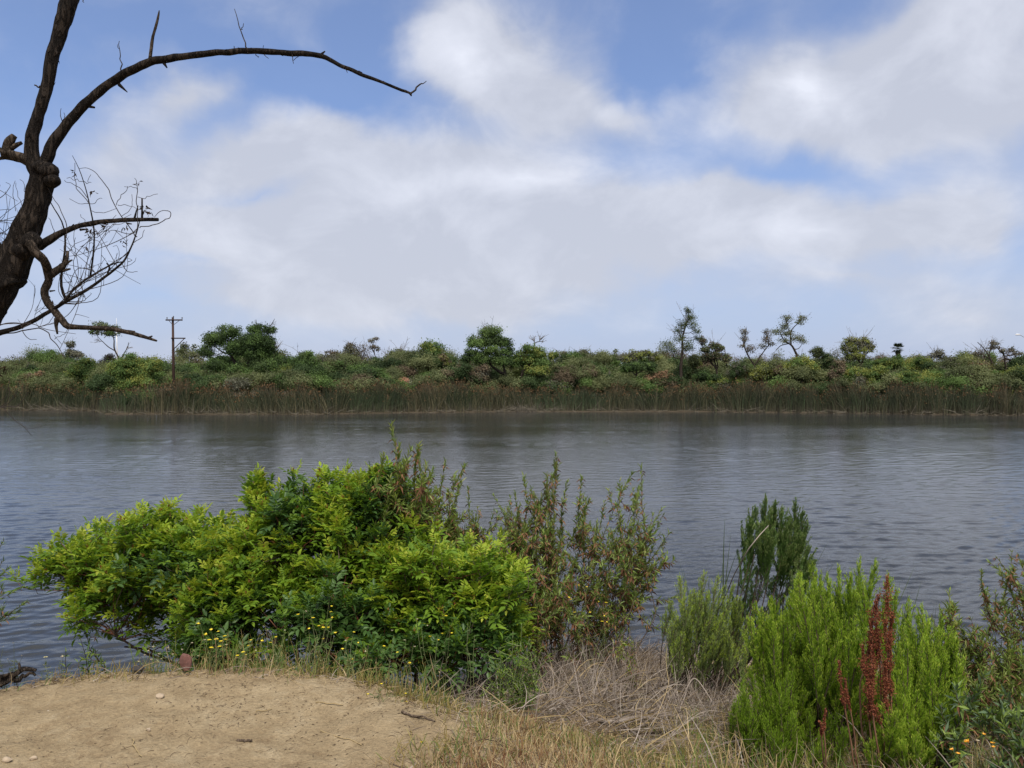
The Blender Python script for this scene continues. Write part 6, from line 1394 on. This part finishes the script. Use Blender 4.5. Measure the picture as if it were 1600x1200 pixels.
def weed(label, base_px, heads, d=4.3, petal=None, rad=.011, cat='wildflower', name='wildflower', seed=0, group='flowering weeds along the bank', stemm=None, leafn=60, stw=.0016):
    r = np.random.default_rng(seed + 700); x0 = (base_px - 800) / F * d; zb = gz(x0, d); 
    o = thing(name, label, cat, (x0, d, zb), group); st = MB(); hd = MB(); lf_ = MB()
    for h in heads:
        e = P(h[0], h[1], d + r.normal(0, .05)); b_ = np.array([x0 + r.normal(0, .025), d + r.normal(0, .02), zb - .02])
        q = stem_path(b_, e, r, 16, .08, .03); st.tube(q, np.linspace(stw, stw * .5, 16), 5, 0, 0, False)
        hd = MB()
        if len(h) < 3 or h[2] == 0: flower_head(hd, e, rad * r.uniform(.75, 1.15), 9, 0, r)
        else: flower_head(hd, e, rad * .7, 7, 1, r)
        hd.build('flower', [petal or M_YEL, M_DRYF], o)
        k = leafn // max(1, len(heads)); f = r.integers(1, 12, k); sd_ = rand_dir(k, r) * [1, 1, .4] + [0, 0, .35]
        lf_.inst(LEAFS, q[f], sd_, rand_dir(k, r), r.uniform(.012, .035, k), r.uniform(.003, .006, k), 0)
    st.build('stems', stemm or M_GSTEM, o); lf_.build('leaves', M_LOW, o, smooth=False)
    return o
r = np.random.default_rng(66)
weed('tallest yellow-flowered weed cluster in front of the dark gap under the bushes', 338, [(310, 975), (322, 992), (330, 985), (341, 987), (338, 998), (345, 1003), (351, 994), (352, 1000), (327, 1000), (330, 1012), (354, 1008, 1), (343, 1010)], 4.45, seed=1, rad=.013)
weed('yellow-flowered weed right of the tallest cluster, half its height', 378, [(371, 1024), (380, 1019), (388, 1010), (392, 1000), (379, 1030, 1), (384, 1024), (400, 1017, 1)], 4.42, seed=2)
weed('sparse weed with buds between the two left yellow clusters and the middle one', 425, [(409, 1002), (418, 985, 1), (423, 1004), (431, 996), (440, 1010, 1), (445, 985, 1)], 4.4, seed=3)
weed('yellow wildflowers on thin stalks below the centre of the leafy thicket', 492, [(489, 965), (483, 983), (498, 978), (505, 981), (513, 980), (518, 948), (519, 964), (517, 956), (505, 999), (478, 956, 1), (524, 990), (466, 960)], 4.4, seed=4, rad=.012)
weed('low weed with small yellow blooms right of the centre wildflowers', 545, [(553, 988), (540, 1000, 1), (560, 1005), (535, 1015), (571, 1018, 1), (550, 1030)], 4.3, seed=5)
weed('dry white-budded weed at the bank edge left of the reddish stone', 240, [(232, 1018, 1), (240, 1010, 1), (236, 1030, 1), (226, 1025, 1), (248, 1022, 1), (216, 1035, 1)], 4.42, M_DRYF, .016, 'weed', 'dry_weed', 6)
weed('dry tan weed sprawling right beside the reddish stone', 275, [(262, 1012, 1), (270, 1022, 1), (285, 1015, 1), (300, 1005, 1), (310, 1025, 1), (252, 1030, 1), (320, 1000, 1)], 4.42, M_DRYF, .012, 'weed', 'dry_weed', 7)
weed('cream daisy on a thin stem by the left water edge', 72, [(71, 1027)], 4.3, M_CRM, .014, 'daisy', 'daisy', 8, 'daisies at the left water edge', leafn=40)
weed('faded brownish daisy just right of the cream one', 100, [(98, 1027, 1)], 4.3, M_CRM, .02, 'daisy', 'daisy', 9, 'daisies at the left water edge', leafn=20)
weed('grassy green tuft with thin dry stalks at the far left of the bank', 20, [(5, 1010, 1), (20, 1005, 1), (34, 1025, 1), (12, 1030, 1)], 4.3, M_DRYF, .008, 'weed', 'dry_weed', 10, leafn=140)
weed('tall pale bare stalk with few buds in front of the yellow-green bush', 737, [(737, 960, 1), (733, 985, 1), (742, 1000, 1)], 4.5, M_DRYF, .006, 'weed', 'dry_weed', 11, stw=.0024)
weed('yellow-flowered weed at the right foot of the yellow-green bush', 690, [(697, 962), (691, 990), (706, 990), (672, 995), (668, 978, 1), (685, 1000), (652, 967, 1)], 4.6, seed=12)
weed('thin stalks with tiny yellow blooms between the centre and right-hand wildflowers', 625, [(621, 1020), (613, 985, 1), (632, 1000, 1), (640, 1035), (600, 1010), (648, 1010, 1)], 4.45, seed=13)
weed('single small yellow bloom low on the dirt edge, lower centre', 658, [(659, 1159)], 3.5, None, .010, 'wildflower', 'wildflower', 14, leafn=40)
weed('pair of small yellow blooms in the rusty grass below the straw tuft', 810, [(811, 1149), (822, 1157), (800, 1162)], 3.6, None, .008, 'wildflower', 'wildflower', 15, leafn=40)
weed('creeping yellow-flowered weed at the dirt corner, left of the brown stick', 590, [(596, 1069), (575, 1084), (634, 1083), (636, 1097), (560, 1090, 1)], 4.0, None, .009, 'wildflower', 'wildflower', 16, leafn=80)
weed('yellow button flowers scattered over the twigs right of the yellow-green bush', 930, [(904, 915), (917, 917), (873, 931), (889, 934), (892, 937), (935, 941), (947, 942), (944, 963), (941, 971), (948, 973), (899, 975), (898, 957), (922, 957), (860, 957, 1), (838, 950), (880, 923, 1)], 5.6, None, .012, 'wildflower', 'wildflower', 17, leafn=60)
weed('orange flowers on short stems at the lower right corner', 1530, [(1537, 1148), (1512, 1160), (1497, 1178), (1551, 1162), (1552, 1168), (1528, 1158, 1), (1488, 1172)], 3.35, M_ORA, .014, 'wildflower', 'wildflower', 18, 'orange flowers', leafn=120)
# flowering green stems that lie across the twigs
mb = MB(); r = np.random.default_rng(71); a_ = np.stack([r.uniform(-.1, .3, 110), r.uniform(5.2, 5.8, 110), r.uniform(.25, .6, 110)], 1)
e_ = a_ + np.stack([r.uniform(.25, .8, 110), r.normal(.1, .15, 110), r.normal(.02, .12, 110)], 1)
ribbons(mb, a_, e_, r.uniform(.004, .007, 110), 0, .08, 8, r=r)
kind(mb.build('sprawling_stems', [M_LOW], smooth=False), 'stuff')

# cattails and sedge leaves
M_CAT = leaf_mat("cattail_leaf", [(0.030, 0.050, 0.020), (0.06, 0.09, 0.035), (0.11, 0.14, 0.06)], .5, .25, .35, 3, .8)
def cattail(label, base_px, d, tips, seed, m=None, w_=.011, group='cattail clumps'):
    r = np.random.default_rng(seed); x0 = (base_px - 800) / F * d; zb = max(gz(x0, d), -.05)
    o = thing('cattail', label, 'cattail', (x0, d, zb), group); 
    for tp in tips:
        mb = MB(); e = P(tp[0], tp[1], d + r.normal(0, .06)); b_ = np.array([x0 + r.normal(0, .10), d + r.normal(0, .06), zb - .03])
        ribbons(mb, b_[None], e[None], w_ * r.uniform(.8, 1.2), 0, .04, 10, (1, 1, .95, .8, .5, .06), r); mb.build('blade', m or M_CAT, o, smooth=False)
cattail('cattail clump with dark upright blades left of the two-headed broom bush', 1120, 5.9, [(1134, 806), (1143, 830), (1127, 870), (1158, 852), (1163, 856), (1174, 866), (1177, 880), (1104, 884), (1068, 886), (1062, 880), (1140, 890), (1150, 905), (1110, 900), (1183, 905), (1095, 915)], 1)
cattail('cattail blades leaning right from behind the two-headed broom bush', 1200, 5.9, [(1298, 843), (1310, 873), (1320, 884), (1290, 880), (1275, 905), (1330, 905)], 2)
cattail('fan of grass-like blades between the big bright broom and the open water', 1385, 5.2, [(1430, 882), (1440, 908), (1418, 925), (1460, 938), (1458, 940), (1447, 962), (1405, 895), (1390, 890), (1452, 955), (1435, 950), (1375, 905)], 3, w_=.008)
cattail('orange-tipped dying cattail blades near the dark upright clump', 1160, 5.85, [(1142, 895), (1136, 925), (1148, 930)], 4, M_STRAW, .010)
